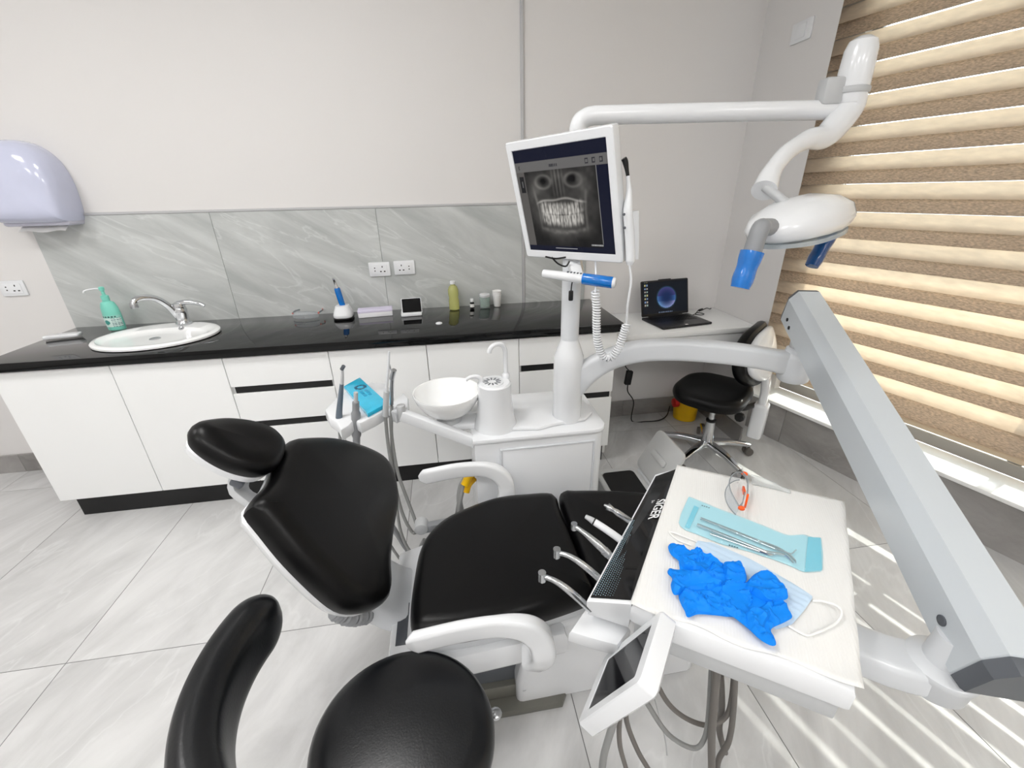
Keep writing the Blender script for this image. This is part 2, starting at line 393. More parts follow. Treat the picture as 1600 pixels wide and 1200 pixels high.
# ------------------------------------------------------------------ zebra blind
def cloth(name, col, tr, wscale, wamt, rough=.8):
    m = bpy.data.materials.new(name); m.use_nodes = True; N = m.node_tree.nodes; L = m.node_tree.links
    b = N['Principled BSDF']; b.inputs['Roughness'].default_value = rough; b.inputs['Specular IOR Level'].default_value = .1
    tc = N.new('ShaderNodeTexCoord'); mp = N.new('ShaderNodeMapping'); mp.inputs['Scale'].default_value = wscale
    mp.inputs['Rotation'].default_value = (0, 0, WA); L.new(tc.outputs['Object'], mp.inputs[0])
    nz = N.new('ShaderNodeTexNoise'); nz.inputs['Scale'].default_value = 1; nz.inputs['Detail'].default_value = 4; L.new(mp.outputs[0], nz.inputs[0])
    mr = N.new('ShaderNodeMapRange'); mr.inputs[1].default_value = .3; mr.inputs[2].default_value = .7; mr.inputs[3].default_value = 1-wamt; mr.inputs[4].default_value = 1+wamt; L.new(nz.outputs[0], mr.inputs[0])
    sc = N.new('ShaderNodeVectorMath'); sc.operation = 'SCALE'; sc.inputs[0].default_value = col[:3]; L.new(mr.outputs[0], sc.inputs['Scale']); L.new(sc.outputs[0], b.inputs['Base Color'])
    t = N.new('ShaderNodeBsdfTranslucent'); L.new(sc.outputs[0], t.inputs[0])
    mx = N.new('ShaderNodeMixShader'); mx.inputs[0].default_value = tr; L.new(b.outputs[0], mx.inputs[1]); L.new(t.outputs[0], mx.inputs[2]); L.new(mx.outputs[0], N['Material Output'].inputs[0]); return m
SHEER = cloth('cream_band_fabric', S(234, 222, 206), .55, (60, 8, 60), .06)
WOVEN = cloth('brown_band_fabric', S(200, 182, 162), .27, (220, 40, 260), .30)
blind = thing('window_blind', 'cream and brown striped zebra blind covering the window', 'blind', W(0, .12, .34))
PER = .1330; BA0, BA1 = .76, A1+.05
def band(z0, z1, o0, o1, name, m):
    mb = MB(); e = .0006
    P = []
    for a in (BA0, BA1):
        P += [W(a, o0-e, z0), W(a, o0+e, z0), W(a, o1+e, z1), W(a, o1-e, z1)]
    mb.add(P, [(0, 1, 2, 3), (7, 6, 5, 4), (0, 4, 5, 1), (1, 5, 6, 2), (2, 6, 7, 3), (3, 7, 4, 0)]); return mb.build(name, m, blind, smooth=0)
LT0 = .568                     # top of one cream band
for k in range(-1, 16):
    zt = LT0+PER*k; zb = zt-.0690
    if k >= 0: band(zb, zt, .112, .135, 'cream_band', SHEER)
    band(zt+.0015 if k >= 0 else .392, zt+PER-.0690+.0120, .120, .141, 'brown_band', WOVEN)
mb = MB(); wbox(mb, BA0, BA1, .11, .14, .372, .396, .004); mb.build('bottom_rail', mat('blind_rail', S(196, 176, 150), .5), blind)
mb = MB(); wbox(mb, BA0, BA1, .07, .19, 2.56, 2.65, .01); mb.build('headbox', WHITE, blind)

# ------------------------------------------------------------------ ceiling lamps
EM = mat('lamp_diffuser', S(255, 255, 255), .5, var=0, emit=(1, .99, .97, 1), estr=6)
for k, (x, y) in enumerate(CEILING_LAMPS):
    t = thing('ceiling_lamp', 'square white ceiling lamp panel', 'ceiling lamp', (x, y, CEIL-.03), 'ceiling lamp panels')
    mb = MB(); mb.prism(rrect(.62, .62, .01, 2), CEIL-.03, CEIL, .004, Matrix.Translation((x, y, 0))); mb.build('frame', WHITE, t)
    mb = MB(); mb.box((x-.28, y-.28, CEIL-.033), (x+.28, y+.28, CEIL-.029)); mb.build('diffuser', EM, t, smooth=0)
    ld = bpy.data.lights.new('lamp_light', 'AREA'); ld.shape = 'SQUARE'; ld.size = .56; ld.energy = LAMP_W; ld.color = (1, .985, .965)
    lo = bpy.data.objects.new('lamp_light', ld); COL.objects.link(lo); lo.location = (0, 0, -.01); lo.parent = t
# ------------------------------------------------------------------ cabinets under the counter
CF = 2.04
def door_part(parent, x0, x1, z0, z1, name):
    mb = MB(); mb.box((x0+.0015, CF, z0), (x1-.0015, CF+.018, z1), .0012, 1); return mb.build(name, LAMI, parent, smooth=25)
def cabinet(label, x0, x1, kind):
    t = thing('base_cabinet', label, 'cabinet', ((x0+x1)/2, 2.3, .13), 'white base cabinets')
    mb = MB(); mb.box((x0, CF+.02, .13), (x0+.016, 2.58, .824)); mb.box((x1-.016, CF+.02, .13), (x1, 2.58, .824)); mb.box((x0+.016, CF+.02, .13), (x1-.016, 2.58, .146)); mb.box((x0+.016, 2.57, .146), (x1-.016, 2.58, .824)); mb.box((x0+.016, CF+.05, .808), (x1-.016, 2.57, .824))
    mb.build('body', LAMI, t, smooth=0)
    if kind == 'doors':
        xm = (x0+x1)/2
        door_part(t, x0, xm, .13, .82, 'door'); door_part(t, xm, x1, .13, .82, 'door')
    else:
        for a, b in ((.13, .443), (.481, .634), (.672, .82)): door_part(t, x0, x1, a, b, 'drawer')
        mb = MB()
        for z in (.441, .632): mb.box((x0+.012, CF+.012, z), (x1-.012, CF+.05, z+.042))
        mb.build('finger_channel', KICK, t, smooth=0)
    return t
cabinet('white two-door cabinet under the sink, at the left end', -2.0, -1.06, 'doors')
cabinet('white cabinet with three drawers and black finger gaps, beside the sink cabinet', -1.06, -.59, 'drawers')
cabinet('white two-door cabinet in the middle of the counter, behind the white bowl', -.59, .335, 'doors')
cabinet('white drawer cabinet at the right end of the counter, behind the pole', .335, .855, 'drawers')
mb = MB(); mb.box((-1.97, CF+.045, 0), (.84, CF+.063, .129), .001, 1); mb.box((-1.97, CF+.063, 0), (-1.952, 2.57, .129), .001, 1)
tag(mb.build('kickboard', KICK, smooth=20, loc=(-.5, CF+.05, 0)), 'black kickboard along the floor under the white cabinets', 'kickboard')
mb = MB(); mb.prism([(-2.015, 2.018), (.885, 2.018), (.885, 2.5895), (-2.015, 2.5895)], .826, .87, .006)
ct = tag(mb.build('countertop', GRAN, loc=(-.5, 2.3, .826)), 'polished black granite countertop along the back wall', 'countertop')

# ------------------------------------------------------------------ sink and tap
SC = Vector((-1.44, 2.285, .87))
ts = thing('sink', 'oval white ceramic sink set in the black countertop', 'sink', SC)
mb = MB()
def ell(a, b, z, dy=0, n=48): return [Vector((SC.x+a*math.cos(2*PI*j/n), SC.y+dy+b*math.sin(2*PI*j/n), SC.z+z)) for j in range(n)]
mb.rings([ell(.262, .212, .0006), ell(.272, .222, .004), ell(.272, .222, .012), ell(.266, .216, .0175), ell(.25, .20, .019), ell(.238, .150, .016, -.035), ell(.226, .142, .008, -.035), ell(.21, .132, .003, -.035), ell(.12, .08, .0016, -.035), ell(.03, .03, .0012, -.03)])
mb.build('basin', CERAMIC, ts)
mb = MB(); mb.lathe([(.024, 0), (.024, .003), (.02, .0045), (.006, .003)], 20, Matrix.Translation(SC+Vector((0, -.03, .0014)))); mb.build('drain', CHROME, ts)
mb = MB(); q = SC+Vector((.055, .105, .012)); mb.lathe([(.013, 0), (.013, .003), (.009, .004), (.005, .002)], 16, Matrix.Translation(q) @ Matrix.Rotation(math.radians(35), 4, 'X')); mb.build('overflow_ring', CHROME, ts)
FB = Vector((-1.405, 2.462, .8895))
tf = thing('tap', 'chrome mixer tap with curved spout behind the oval sink', 'tap', FB)
mb = MB(); mb.lathe([(.03, 0), (.031, .004), (.026, .009), (.024, .02), (.025, .045), (.027, .06), (.024, .068)], 24, Matrix.Translation(FB)); mb.build('body', CHROME, tf)
mb = MB(); mb.tube([FB+Vector((-.01, -.006, .03)), FB+Vector((-.022, -.03, .085)), FB+Vector((-.04, -.06, .122)), FB+Vector((-.062, -.095, .135)), FB+Vector((-.078, -.118, .130)), FB+Vector((-.083, -.126, .116))], lambda t: .0135-.002*math.sin(t*PI*.6), 14); mb.build('spout', CHROME, tf)
mb = MB(); q = FB+Vector((-.083, -.126, .102)); mb.cyl(q, q+Vector((0, 0, .02)), .0135, 16, bev=.002); mb.build('aerator', STEEL, tf)
mb = MB(); mb.lathe([(.024, .066), (.025, .072), (.022, .086), (.012, .09)], 20, Matrix.Translation(FB)); mb.tube([FB+Vector((0, 0, .085)), FB+Vector((.035, .0, .09)), FB+Vector((.075, .0, .083)), FB+Vector((.1, 0, .07))], lambda t: .011-.004*t, 10); mb.build('lever', CHROME, tf)

for ch in [x for x in bpy.data.objects if x.parent == tf]: ch.data.transform(Matrix.Scale(1.25, 4))
# ------------------------------------------------------------------ wall plates
def socket(label, c, kind, mirror=False, group='white wall sockets'):
    c = Vector(c); t = thing('wall_socket', label, 'socket', c, group)
    Mf = Matrix(((1, 0, 0, c.x), (0, 0, -1, c.y), (0, 1, 0, c.z), (0, 0, 0, 1)))
    w, h = .118, .078
    mb = MB(); mb.prism(rrect(w, h, .006, 3), 0, .009, .003, Mf); mb.build('plate', WHITE, t)
    mb = MB(); mb.prism(rrect(w*.72, h*.7, .003, 2), .009, .0105, .0006, Mf); mb.build('insert', WHITE, t)
    s = -1 if mirror else 1
    for (x, y, a, b) in ((.016*s, .014, .005, .009), (.006*s, -.012, .009, .006), (.027*s, -.012, .009, .006), (-.026*s, .008, .006, .006), (-.026*s, -.008, .006, .006)):
        mb = MB(); mb.box((x-a/2, y-b/2, .0104), (x+a/2, y+b/2, .0110), 0, 1, Mf); mb.build('hole', BLACK, t, smooth=0)
    return t
socket('white wall socket on the grey tile, left of the pair', (-.375, BACK-.010, 1.108), 0)
socket('white wall socket on the grey tile, right of the pair', (-.236, BACK-.010, 1.111), 0, True)
socket('white wall socket on the painted wall by the left edge', (-2.225, BACK, 1.09), 0)
sc = Vector((PIER, 2.30, 2.165)); t = thing('wall_switch', 'white wall switch plate high up beside the blind', 'switch', sc)
Mf = Matrix(((0, 0, -1, sc.x), (1, 0, 0, sc.y), (0, 1, 0, sc.z), (0, 0, 0, 1)))
mb = MB(); mb.prism(rrect(.128, .084, .006, 3), 0, .009, .003, Mf); mb.build('plate', WHITE, t)
mb = MB(); mb.prism(rrect(.06, .056, .003, 2), .009, .012, .001, Mf); mb.build('rocker', WHITE, t)

# ------------------------------------------------------------------ paper towel dispenser
dp = Vector((-1.91, BACK, 1.385)); t = thing('paper_dispenser', 'rounded pale lilac paper towel dispenser on the wall', 'dispenser', dp)
LILAC = mat('lilac_plastic', S(200, 204, 226), .16, coat=.6, var=.06, vscale=8)
out = [(-.13, .02), (.125, .02), (.148, .05), (.158, .13), (.157, .21), (.135, .29), (.08, .35), (0, .372), (-.08, .35), (-.135, .29), (-.157, .21), (-.158, .13), (-.148, .05)]
Mf = Matrix(((1, 0, 0, dp.x), (0, 0, -1, dp.y), (0, 1, 0, dp.z), (0, 0, 0, 1)))
P = resample(closed_spline(out, 8), 56); P = ccw(P); cx, cy = 0, .17; rings = []
for q, d in ((.98, .0), (1, .012), (1, .05), (.985, .085), (.93, .115), (.82, .135), (.6, .15), (.3, .156), (.08, .158)):
    rings.append([Vector((cx+(x-cx)*q, cy+(y-cy)*q, d+.03*(1-max(0, (cy+(y-cy)*q))/.33)*q*(d > .04))) for x, y in P])
mb = MB(); mb.rings(rings, Mf); mb.build('cover', LILAC, t)
mb = MB(); mb.prism(rrect(.28, .05, .012, 3, (0, .03)), .0, .11, .01, Mf); mb.build('base', mat('lilac_base', S(205, 205, 220), .4), t)
mb = MB()
mb.grid(lambda u, v: Mf @ Vector((-.10+.2*u, .012-.03*v+.004*math.sin(u*9), .05+.045*v)), 10, 4); mb.grid(lambda u, v: Mf @ Vector((-.10+.2*u, .010-.03*v+.004*math.sin(u*9), .05+.045*v)), 10, 4)
PAPER = mat('white_paper', S(244, 244, 242), .8, var=.02, vscale=30)
mb.build('paper_sheet', PAPER, t)

# ------------------------------------------------------------------ things on the counter
CZ = .87
def scaled(o, k, c):
    c = Vector(c)-ORG[o.name]
    for ch in [x for x in bpy.data.objects if x.parent == o]: ch.data.transform(Matrix.Translation(c) @ Matrix.Scale(k, 4) @ Matrix.Translation(-c))
def lathe_part(name, prof, c, m, parent, n=24, sx=1): 
    mb = MB(); mb.lathe(prof, n, Matrix.Translation(c) @ Matrix.Diagonal((1, sx, 1, 1))); return mb.build(name, m, parent)
TEAL = mat('teal_plastic', S(128, 214, 196), .3, coat=.2, var=.03)
b0 = Vector((-1.745, 2.485, CZ+.0005)); t = thing('soap_bottle', 'mint green pump bottle of hand soap beside the sink', 'bottle', b0)
lathe_part('body', [(.034, 0), (.040, .004), (.041, .02), (.041, .085), (.038, .12), (.03, .145), (.018, .152), (.016, .16)], b0, TEAL, t, 28, .72)
lathe_part('cap', [(.017, .158), (.017, .18), (.008, .184), (.007, .205), (.011, .207), (.012, .222), (.007, .226)], b0, TEAL, t, 20)
mb = MB(); mb.tube([b0+Vector((0, 0, .216)), b0+Vector((-.03, -.012, .218)), b0+Vector((-.06, -.026, .213)), b0+Vector((-.066, -.03, .203))], .0042, 8); mb.build('nozzle', WHITE, t)
def soaplabel(u, v):
    g = S(214, 236, 230)
    if v > .78: return S(30, 80, 75) if (int(u*22) % 3 and .8 < v < .95 and .15 < u < .8) else S(150, 214, 200)
    if (u-.33)**2*1.9+(v-.4)**2 < .04: return S(60, 150, 140)
    if u > .55 and int(v*14) % 2 == 0 and int(u*40) % 5: return S(120, 150, 150)
    return g
PRINT = vcolmat('printed_label', 0, .4)
def lab(u, v): a = math.radians(-165+150*u); return b0+Vector((.0418*math.cos(a), .0418*.73*math.sin(a), .022+.06*v))
printed('label_print', soaplabel, 60, 24, None, 1, 1, PRINT, t, lab)

p = Vector((-1.94, 2.395, CZ)); t = thing('white_phone', 'white handset lying at the left end of the black counter', 'phone', p)
Mf = Matrix.Translation(p) @ Matrix.Rotation(math.radians(12), 4, 'Z')
mb = MB(); mb.prism(rrect(.145, .055, .014, 4), .0005, .016, .005, Mf); mb.build('body', WHITE, t)
mb = MB(); mb.prism(rrect(.07, .018, .006, 3, (.02, .004)), .016, .0168, .0003, Mf); mb.build('button_strip', LGREY, t)

# safety glasses (one pair on the counter, one on the tray)
CLEAR = mat('clear_plastic', (1, 1, 1, 1), .03, trans=1, ior=1.2, var=0)
def glassmat(name, col, alpha, rough=.05):
    m = bpy.data.materials.new(name); m.use_nodes = True; N = m.node_tree.nodes; L = m.node_tree.links
    N.remove(N['Principled BSDF']); tr = N.new('ShaderNodeBsdfTransparent'); tr.inputs[0].default_value = col
    b = N.new('ShaderNodeBsdfPrincipled'); b.inputs['Base Color'].default_value = col; b.inputs['Roughness'].default_value = rough
    mx = N.new('ShaderNodeMixShader'); mx.inputs[0].default_value = alpha; L.new(tr.outputs[0], mx.inputs[1]); L.new(b.outputs[0], mx.inputs[2]); L.new(mx.outputs[0], N['Material Output'].inputs[0]); return m
LENS = glassmat('clear_lens', S(244, 246, 248), .14, .03)
EDGE = glassmat('lens_edge', S(190, 196, 200), .5, .1)
ORANGE = mat('orange_plastic', S(255, 96, 30), .35, var=.03)
PINK = mat('pink_plastic', S(240, 130, 120), .35, var=.03)
def goggles(label, Mx, tip, org, folded=False):
    t = thing('safety_glasses', label, 'glasses', org, 'safety glasses')
    if folded:
        TP = lambda s: [Vector((0, -.002, .028)), Vector((-s*.02, -.012-.003*s, .026)), Vector((-s*.07, -.016-.004*s, .018)), Vector((-s*.105, -.014-.004*s, .008))]
        TT = lambda s: [Vector((-s*.075, -.0165-.004*s, .017)), Vector((-s*.09, -.0155-.004*s, .013)), Vector((-s*.108, -.014-.004*s, .007))]
    else:
        TP = lambda s: [Vector((0, -.002, .028)), Vector((s*.004, -.05, .03)), Vector((-s*.012, -.095, .026)), Vector((-s*.022, -.12, .012))]
        TT = lambda s: [Vector((-s*.010, -.088, .0268)), Vector((-s*.0155, -.105, .021)), Vector((-s*.0225, -.122, .010))]
    def fr(u): # front curve
        a = (u-.5)*2.1; return Vector((.072*math.sin(a)/math.sin(1.05), .030-.052*(1-math.cos(a))*1.15, 0))
    mb = MB(); 
    for e in (0, .0012): mb.grid(lambda u, v: fr(u)*(1+e*10)+Vector((0, -.004*v, (.006+.036*v)*(1-.32*abs(2*u-1)**3)+.004*(abs(2*u-1) < .12)*(1-v)*2)), 32, 6, Mx)
    mb.build('lens', LENS, t)
    mb = MB(); mb.tube([fr(u/20)+Vector((0, -.004, .042*(1-.32*abs(u/10-1)**3))) for u in range(21)], .0016, 6, 2); mb.tube([fr(u/20)+Vector((0, 0, .006*(1-.32*abs(u/10-1)**3))) for u in range(21)], .0013, 6, 2)
    mb.v = [Mx @ p for p in mb.v]; mb.build('lens_rim', EDGE, t)
    for s in (-1, 1):
        e = fr(1 if s > 0 else 0)
        mb = MB(); mb.sweep(spline([e+q_ for q_ in TP(s)], 5), lambda t_: [(-.0012, -.004), (.0012, -.004), (.0012, .004), (-.0012, .004)], (0, 0, 1)); mb.v = [Mx @ p for p in mb.v]
        a = mb.build('temple', EDGE, t)
        mb = MB(); mb.sweep(spline([e+q_ for q_ in TT(s)], 5), lambda t_: [(-.0024, -.0055), (.0024, -.0055), (.0024, .0055), (-.0024, .0055)], (0, 0, 1)); mb.v = [Mx @ p for p in mb.v]; mb.build('temple_tip', tip, a)
        mb = MB(); mb.ball(e+Vector((0, -.008, .027)), (.005, .008, .006), 10); mb.v = [Mx @ p for p in mb.v]; mb.build('hinge', tip, a)
    return t
g0 = Vector((-.80, 2.50, CZ+.001)); goggles('clear safety glasses with pink tips on the black counter', Matrix.Translation(g0) @ Matrix.Rotation(math.radians(172), 4, 'Z'), PINK, g0)

# curing light wrapped in blue film, standing in its charger
c0 = Vector((-.585, 2.455, CZ+.0005)); t = thing('curing_light', 'blue-wrapped curing light standing in a white charging base', 'curing light', c0)
mb = MB(); Mf = Matrix.Translation(c0)
rings = []
for q, z in ((.96, 0), (1, .006), (1, .018), (.93, .032), (.80, .05), (.70, .062), (.6, .064)):
    rings.append([Vector((x*q, y*q-(.0 if z < .03 else -.006), z)) for x, y in rrect(.10, .105, .032, 5)])
mb.rings([[p+Vector((0, 0, .009)) for p in r] for r in rings], Mf); mb.build('charger', WHITE, t)
mb = MB(); mb.prism(rrect(.102, .107, .032, 5), 0, .011, .003, Mf); mb.build('charger_foot', BLACK, t)
mb = MB(); mb.prism(rrect(.012, .008, .001, 1), 0, .002, 0, Mf @ Matrix.Translation((0, -.046, .028)) @ Matrix.Rotation(math.radians(62), 4, 'X')); mb.build('charger_button', DGREY, t)
mb = MB(); mb.lathe([(.030, -.003), (.045, 0), (.044, .001)], 24, Matrix.Translation(c0+Vector((0, 0, .003)))); 
body = [c0+Vector((.004, .006, .055)), c0+Vector((-.002, .004, .10)), c0+Vector((-.008, .002, .15)), c0+Vector((-.010, .001, .168))]
mb = MB(); mb.tube(body, lambda u: .0165-.003*abs(2*u-1)**3, 16); mb.build('handle', BLUEFILM, t)
mb = MB(); mb.tube([body[-1], c0+Vector((-.013, 0, .19)), c0+Vector((-.016, -.006, .212)), c0+Vector((-.018, -.016, .222))], lambda u: .010-.0055*u, 12); mb.build('light_guide', CHROME, t)

p = U(592, 487, CZ); t = thing('white_box', 'flat white carton with pale lilac lid on the counter', 'box', (-.43, 2.47, CZ))
Mf = Matrix.Translation((-.415, 2.475, CZ+.0005)) @ Matrix.Rotation(math.radians(6), 4, 'Z')
mb = MB(); mb.prism(rrect(.185, .07, .002, 2), 0, .030, .001, Mf); mb.build('tray', mat('white_card', S(240, 240, 244), .5), t)
mb = MB(); mb.prism(rrect(.187, .072, .002, 2), .026, .041, .001, Mf); mb.build('lid', mat('lilac_card', S(222, 216, 238), .5), t)

# small display device
d0 = Vector((-.215, 2.455, CZ+.0005)); t = thing('display_device', 'small white device with tilted black display on the counter', 'device', d0)
Mf = Matrix.Translation(d0) @ Matrix.Rotation(math.radians(4), 4, 'Z')
mb = MB(); mb.prism(rrect(.115, .10, .008, 3), 0, .018, .004, Mf); mb.build('base', WHITE, t)
Md = Mf @ Matrix.Translation((0.005, .002, .05)) @ Matrix.Rotation(math.radians(50), 4, 'X')
mb = MB(); mb.prism(rrect(.112, .095, .006, 3), -.012, 0, .003, Md); s_ = mb.build('display', WHITE, t)
mb = MB(); mb.prism(rrect(.104, .086, .004, 2), .0, .0006, 0, Md); mb.build('screen', BLKGLASS, s_)

o0 = Vector((.03, 2.515, CZ+.0005)); t = thing('oil_bottle', 'clear bottle of yellow-green liquid with white cap on the counter', 'bottle', o0)
LIQ = mat('yellow_green_liquid', S(232, 233, 158), .1, trans=.6, ior=1.33, var=0)
lathe_part('bottle', [(.026, 0), (.030, .003), (.030, .05), (.027, .07), (.030, .09), (.030, .115), (.022, .135), (.013, .142), (.013, .15)], o0, LIQ, t)
lathe_part('cap', [(.0165, .148), (.0165, .162), (.014, .165)], o0, WHITE, t, 20)
o1 = Vector((.135, 2.515, CZ+.0005)); t = thing('dropper_bottle', 'tiny dark bottle with white cap between oil bottle and jar', 'bottle', o1)
lathe_part('bottle', [(.0115, 0), (.013, .002), (.013, .032), (.009, .037), (.009, .04)], o1, BLACK, t, 18)
lathe_part('cap', [(.0105, .039), (.0105, .056), (.009, .058)], o1, WHITE, t, 18)
mb = MB(); mb.lathe([(.0132, .008), (.01325, .008), (.01325, .027), (.0132, .027)], 18, Matrix.Translation(o1)); mb.build('label_print', PAPER, t)
o2 = Vector((.212, 2.52, CZ+.0005)); t = thing('glass_jar', 'small glass jar of green granules with white lid on the counter', 'jar', o2)
lathe_part('glass', [(.028, 0), (.031, .002), (.031, .062), (.028, .068), (.027, .0685), (.029, .06), (.029, .003), (.02, .002)], o2, glassmat('jar_glass', S(235, 242, 240), .22, .03), t)
mb = MB(); rr = random.Random(3)
for k in range(330):
    z = .004+rr.random()*.05; a = rr.random()*2*PI; q = .0265*math.sqrt(rr.uniform(.55, 1)); mb.ball(o2+Vector((q*math.cos(a), q*math.sin(a), z)), .0024, 6, None, 4)
gr = mb.build('granules', mat('green_granules', S(150, 186, 168), .4, var=.6, vscale=160), t); gr['kind'] = 'stuff'
lathe_part('lid', [(.030, .064), (.031, .066), (.031, .078), (.029, .080)], o2, WHITE, t)
CUP = mat('white_cup', S(246, 246, 245), .5, var=.01)
for k in range(3):
    c = Vector((.287, 2.535, CZ+.0005+.0115*k))
    mb = MB(); mb.lathe([(.019, 0), (.020, .002), (.0255, .062), (.0262, .066), (.0275, .0665), (.0275, .070), (.0262, .0705), (.0245, .0665), (.0195, .006), (.004, .005)], 24, Matrix.Translation(c))
    tag(mb.build('paper_cup', CUP, loc=c), ('white paper cup, bottom of the stack of three', 'white paper cup, middle of the stack of three', 'white paper cup, top of the stack of three')[k], 'cup', 'stacked white cups')
c = Vector((-.06, 2.223, CZ)); mb = MB(); mb.lathe([(.016, .0004), (.018, .002), (.017, .006), (.010, .009), (.003, .0095)], 20, Matrix.Translation(c)); tag(mb.build('round_tablet', WHITE, loc=c), 'small round white disc lying alone on the black counter', 'disc')
# ------------------------------------------------------------------ desk by the window
DZ = .76
t = thing('desk', 'white desk with a shallow drawer beside the black counter', 'desk', (1.31, 2.37, 0))
mb = MB(); mb.box((.888, 2.15, DZ-.03), (PIER-.004, BACK-.003, DZ), .003, 2); mb.build('tabletop', LAMI, t)
mb = MB(); mb.box((.90, 2.158, DZ-.15), (PIER-.012, 2.176, DZ-.0335), .002, 1); mb.build('drawer', LAMI, t)
mb = MB(); mb.box((.892, 2.18, DZ-.16), (.91, BACK-.016, DZ-.0302)); mb.box((PIER-.03, 2.18, DZ-.16), (PIER-.016, BACK-.016, DZ-.0302)); mb.box((.91, 2.18, DZ-.16), (PIER-.03, BACK-.016, DZ-.145)); mb.build('drawer_case', LAMI, t, smooth=0)
mb = MB(); mb.box((.868, 2.16, 0), (.887, BACK-.016, DZ-.001), .001, 1); mb.build('side_panel', LAMI, t, smooth=20)
# laptop
LB = Vector((1.345, 2.335, DZ+.0005)); la = math.radians(8)
t = thing('laptop', 'open dark grey laptop on the white desk', 'laptop', LB)
Mf = Matrix.Translation(LB) @ Matrix.Rotation(la, 4, 'Z')
DARK = mat('dark_aluminium', S(48, 48, 51), .35, metal=.4, var=.04)
LW_, LD_ = .335, .225
mb = MB(); mb.prism(rrect(LW_, LD_, .008, 3), .0008, .014, .003, Mf); base = mb.build('base', DARK, t)
kb = MB()
for r in range(5):
    for c in range(14):
        x = -.135+c*.0205; y = .075-r*.0195
        kb.box((x-.0085, y-.008, .0142), (x+.0085, y+.008, .0153), 0, 1, Mf)
k_ = kb.build('keys', BLACK, base, smooth=0); k_['kind'] = 'stuff'
mb = MB(); mb.box((-.05, -.10, .0141), (.05, -.037, .0145), 0, 1, Mf); mb.build('touchpad', DARK, base, smooth=0)
mb = MB(); mb.box((-.012, -.108, .0146), (.006, -.094, .0150), 0, 1, Mf); mb.build('sticker', PAPER, base, smooth=0)
Ms = Mf @ Matrix.Translation((0, LD_/2-.004, .016)) @ Matrix.Rotation(math.radians(76), 4, 'X')
mb = MB(); mb.prism(rrect(LW_, .215, .008, 3, (0, .1085)), -.006, 0, .002, Ms); mb.prism(rrect(.09, .01, .004, 3, (0, .216)), -.006, 0, .002, Ms); lid = mb.build('lid', DARK, t)
mb = MB(); mb.cyl(Mf @ Vector((-.12, LD_/2-.004, .013)), Mf @ Vector((.12, LD_/2-.004, .013)), .005, 10); mb.build('hinge', BLACK, t)
def lapscreen(u, v):
    x = (u-.53)*1.6; y = v-.48; r = math.hypot(x, y)
    bgc = (.006, .008, .012)
    R = .33
    d = r/R
    if d < 1: 
        k = d**3; glow = (.006+.04*k, .018+.10*k*(1 if y < .05 else .25), .07+.24*k*(1 if y < .05 else .35)); c = glow
        if y < -.12: c = (c[0]+.25*k*(.5+x), c[1]+.12*k, c[2]+.15*k)
    else:
        g = max(0, 1-(d-1)*5)**2*.3; c = (bgc[0]+.05*g, bgc[1]+.18*g, bgc[2]+.3*g)
    if u < .12 and v > .22:
        iu = (u-.03)/.045; iv = (v-.22)/.105
        if 0 <= iu < 2 and .25 < iu % 1 < .85 and .3 < iv % 1 < .78: 
            h = (int(iu)*7+int(iv)*5) % 4; c = ((.4, .35, .3), (.2, .3, .5), (.5, .45, .2), (.3, .4, .35))[h]
    if v < .035 and abs(u-.5) < .16 and int(u*60) % 2: c = (.15, .2, .3)
    return c
SCREEN = vcolmat('lit_screen', 1.0, .15)
mb = MB(); mb.prism(rrect(LW_-.006, .209, .006, 3, (0, .1085)), 0, .0006, 0, Ms); mb.build('bezel', BLACK, lid, smooth=0)
printed('screen', lapscreen, 110, 70, Ms @ Matrix.Translation((0, .112, .0009)), .316, .19, SCREEN, lid)
# charger cable and supply block
mb = MB(); a = U(1092, 487, DZ)
mb.tube([LB+Vector((.165, .1, .008)), Vector((1.55, 2.47, DZ+.006)), Vector((1.585, 2.50, DZ+.02)), Vector((1.62, 2.52, DZ+.012)), Vector((1.66, 2.53, DZ+.02)), Vector((1.70, 2.56, DZ+.005)), Vector((1.72, 2.575, DZ+.004))], .003, 6); 
mb.cyl(Vector((1.59, 2.502, DZ+.016)), Vector((1.625, 2.522, DZ+.016)), .008, 10, bev=.002)
mb.tube([Vector((1.54, 2.46, DZ+.004)), Vector((1.57, 2.44, DZ+.004)), Vector((1.60, 2.46, DZ+.004)), Vector((1.57, 2.49, DZ+.006)), Vector((1.545, 2.47, DZ+.004))], .0025, 6)
tag(mb.build('laptop_cable', BLACK, loc=LB), 'thin black cable coiled behind the laptop', 'cable')
ab = V(982, 590, 2.50); t = thing('power_adapter', 'black power adapter hanging from a cable under the desk', 'adapter', ab)
mb = MB(); mb.bx(Matrix.Translation(ab) @ Matrix.Rotation(.1, 4, 'Y'), .042, .032, .10, .006); mb.build('block', BLACK, t)
mb = MB(); mb.tube([ab+Vector((0, 0, .05)), ab+Vector((-.02, .02, .075)), Vector((ab.x-.03, 2.58, ab.z+.13)), Vector((ab.x-.03, 2.585, DZ-.165))], .0035, 6)
g = [ab+Vector((0, 0, -.05))]+[V(px, py, y_) for px, py, y_ in ((981, 612, 2.52), (990, 628, 2.53))]+[Vector((1.21, 2.50, .006)), Vector((1.30, 2.47, .006)), Vector((1.40, 2.47, .006)), Vector((1.47, 2.50, .02)), Vector((1.52, 2.56, .06))]
mb.tube(g, .004, 6); mb.build('cable', BLACK, t)
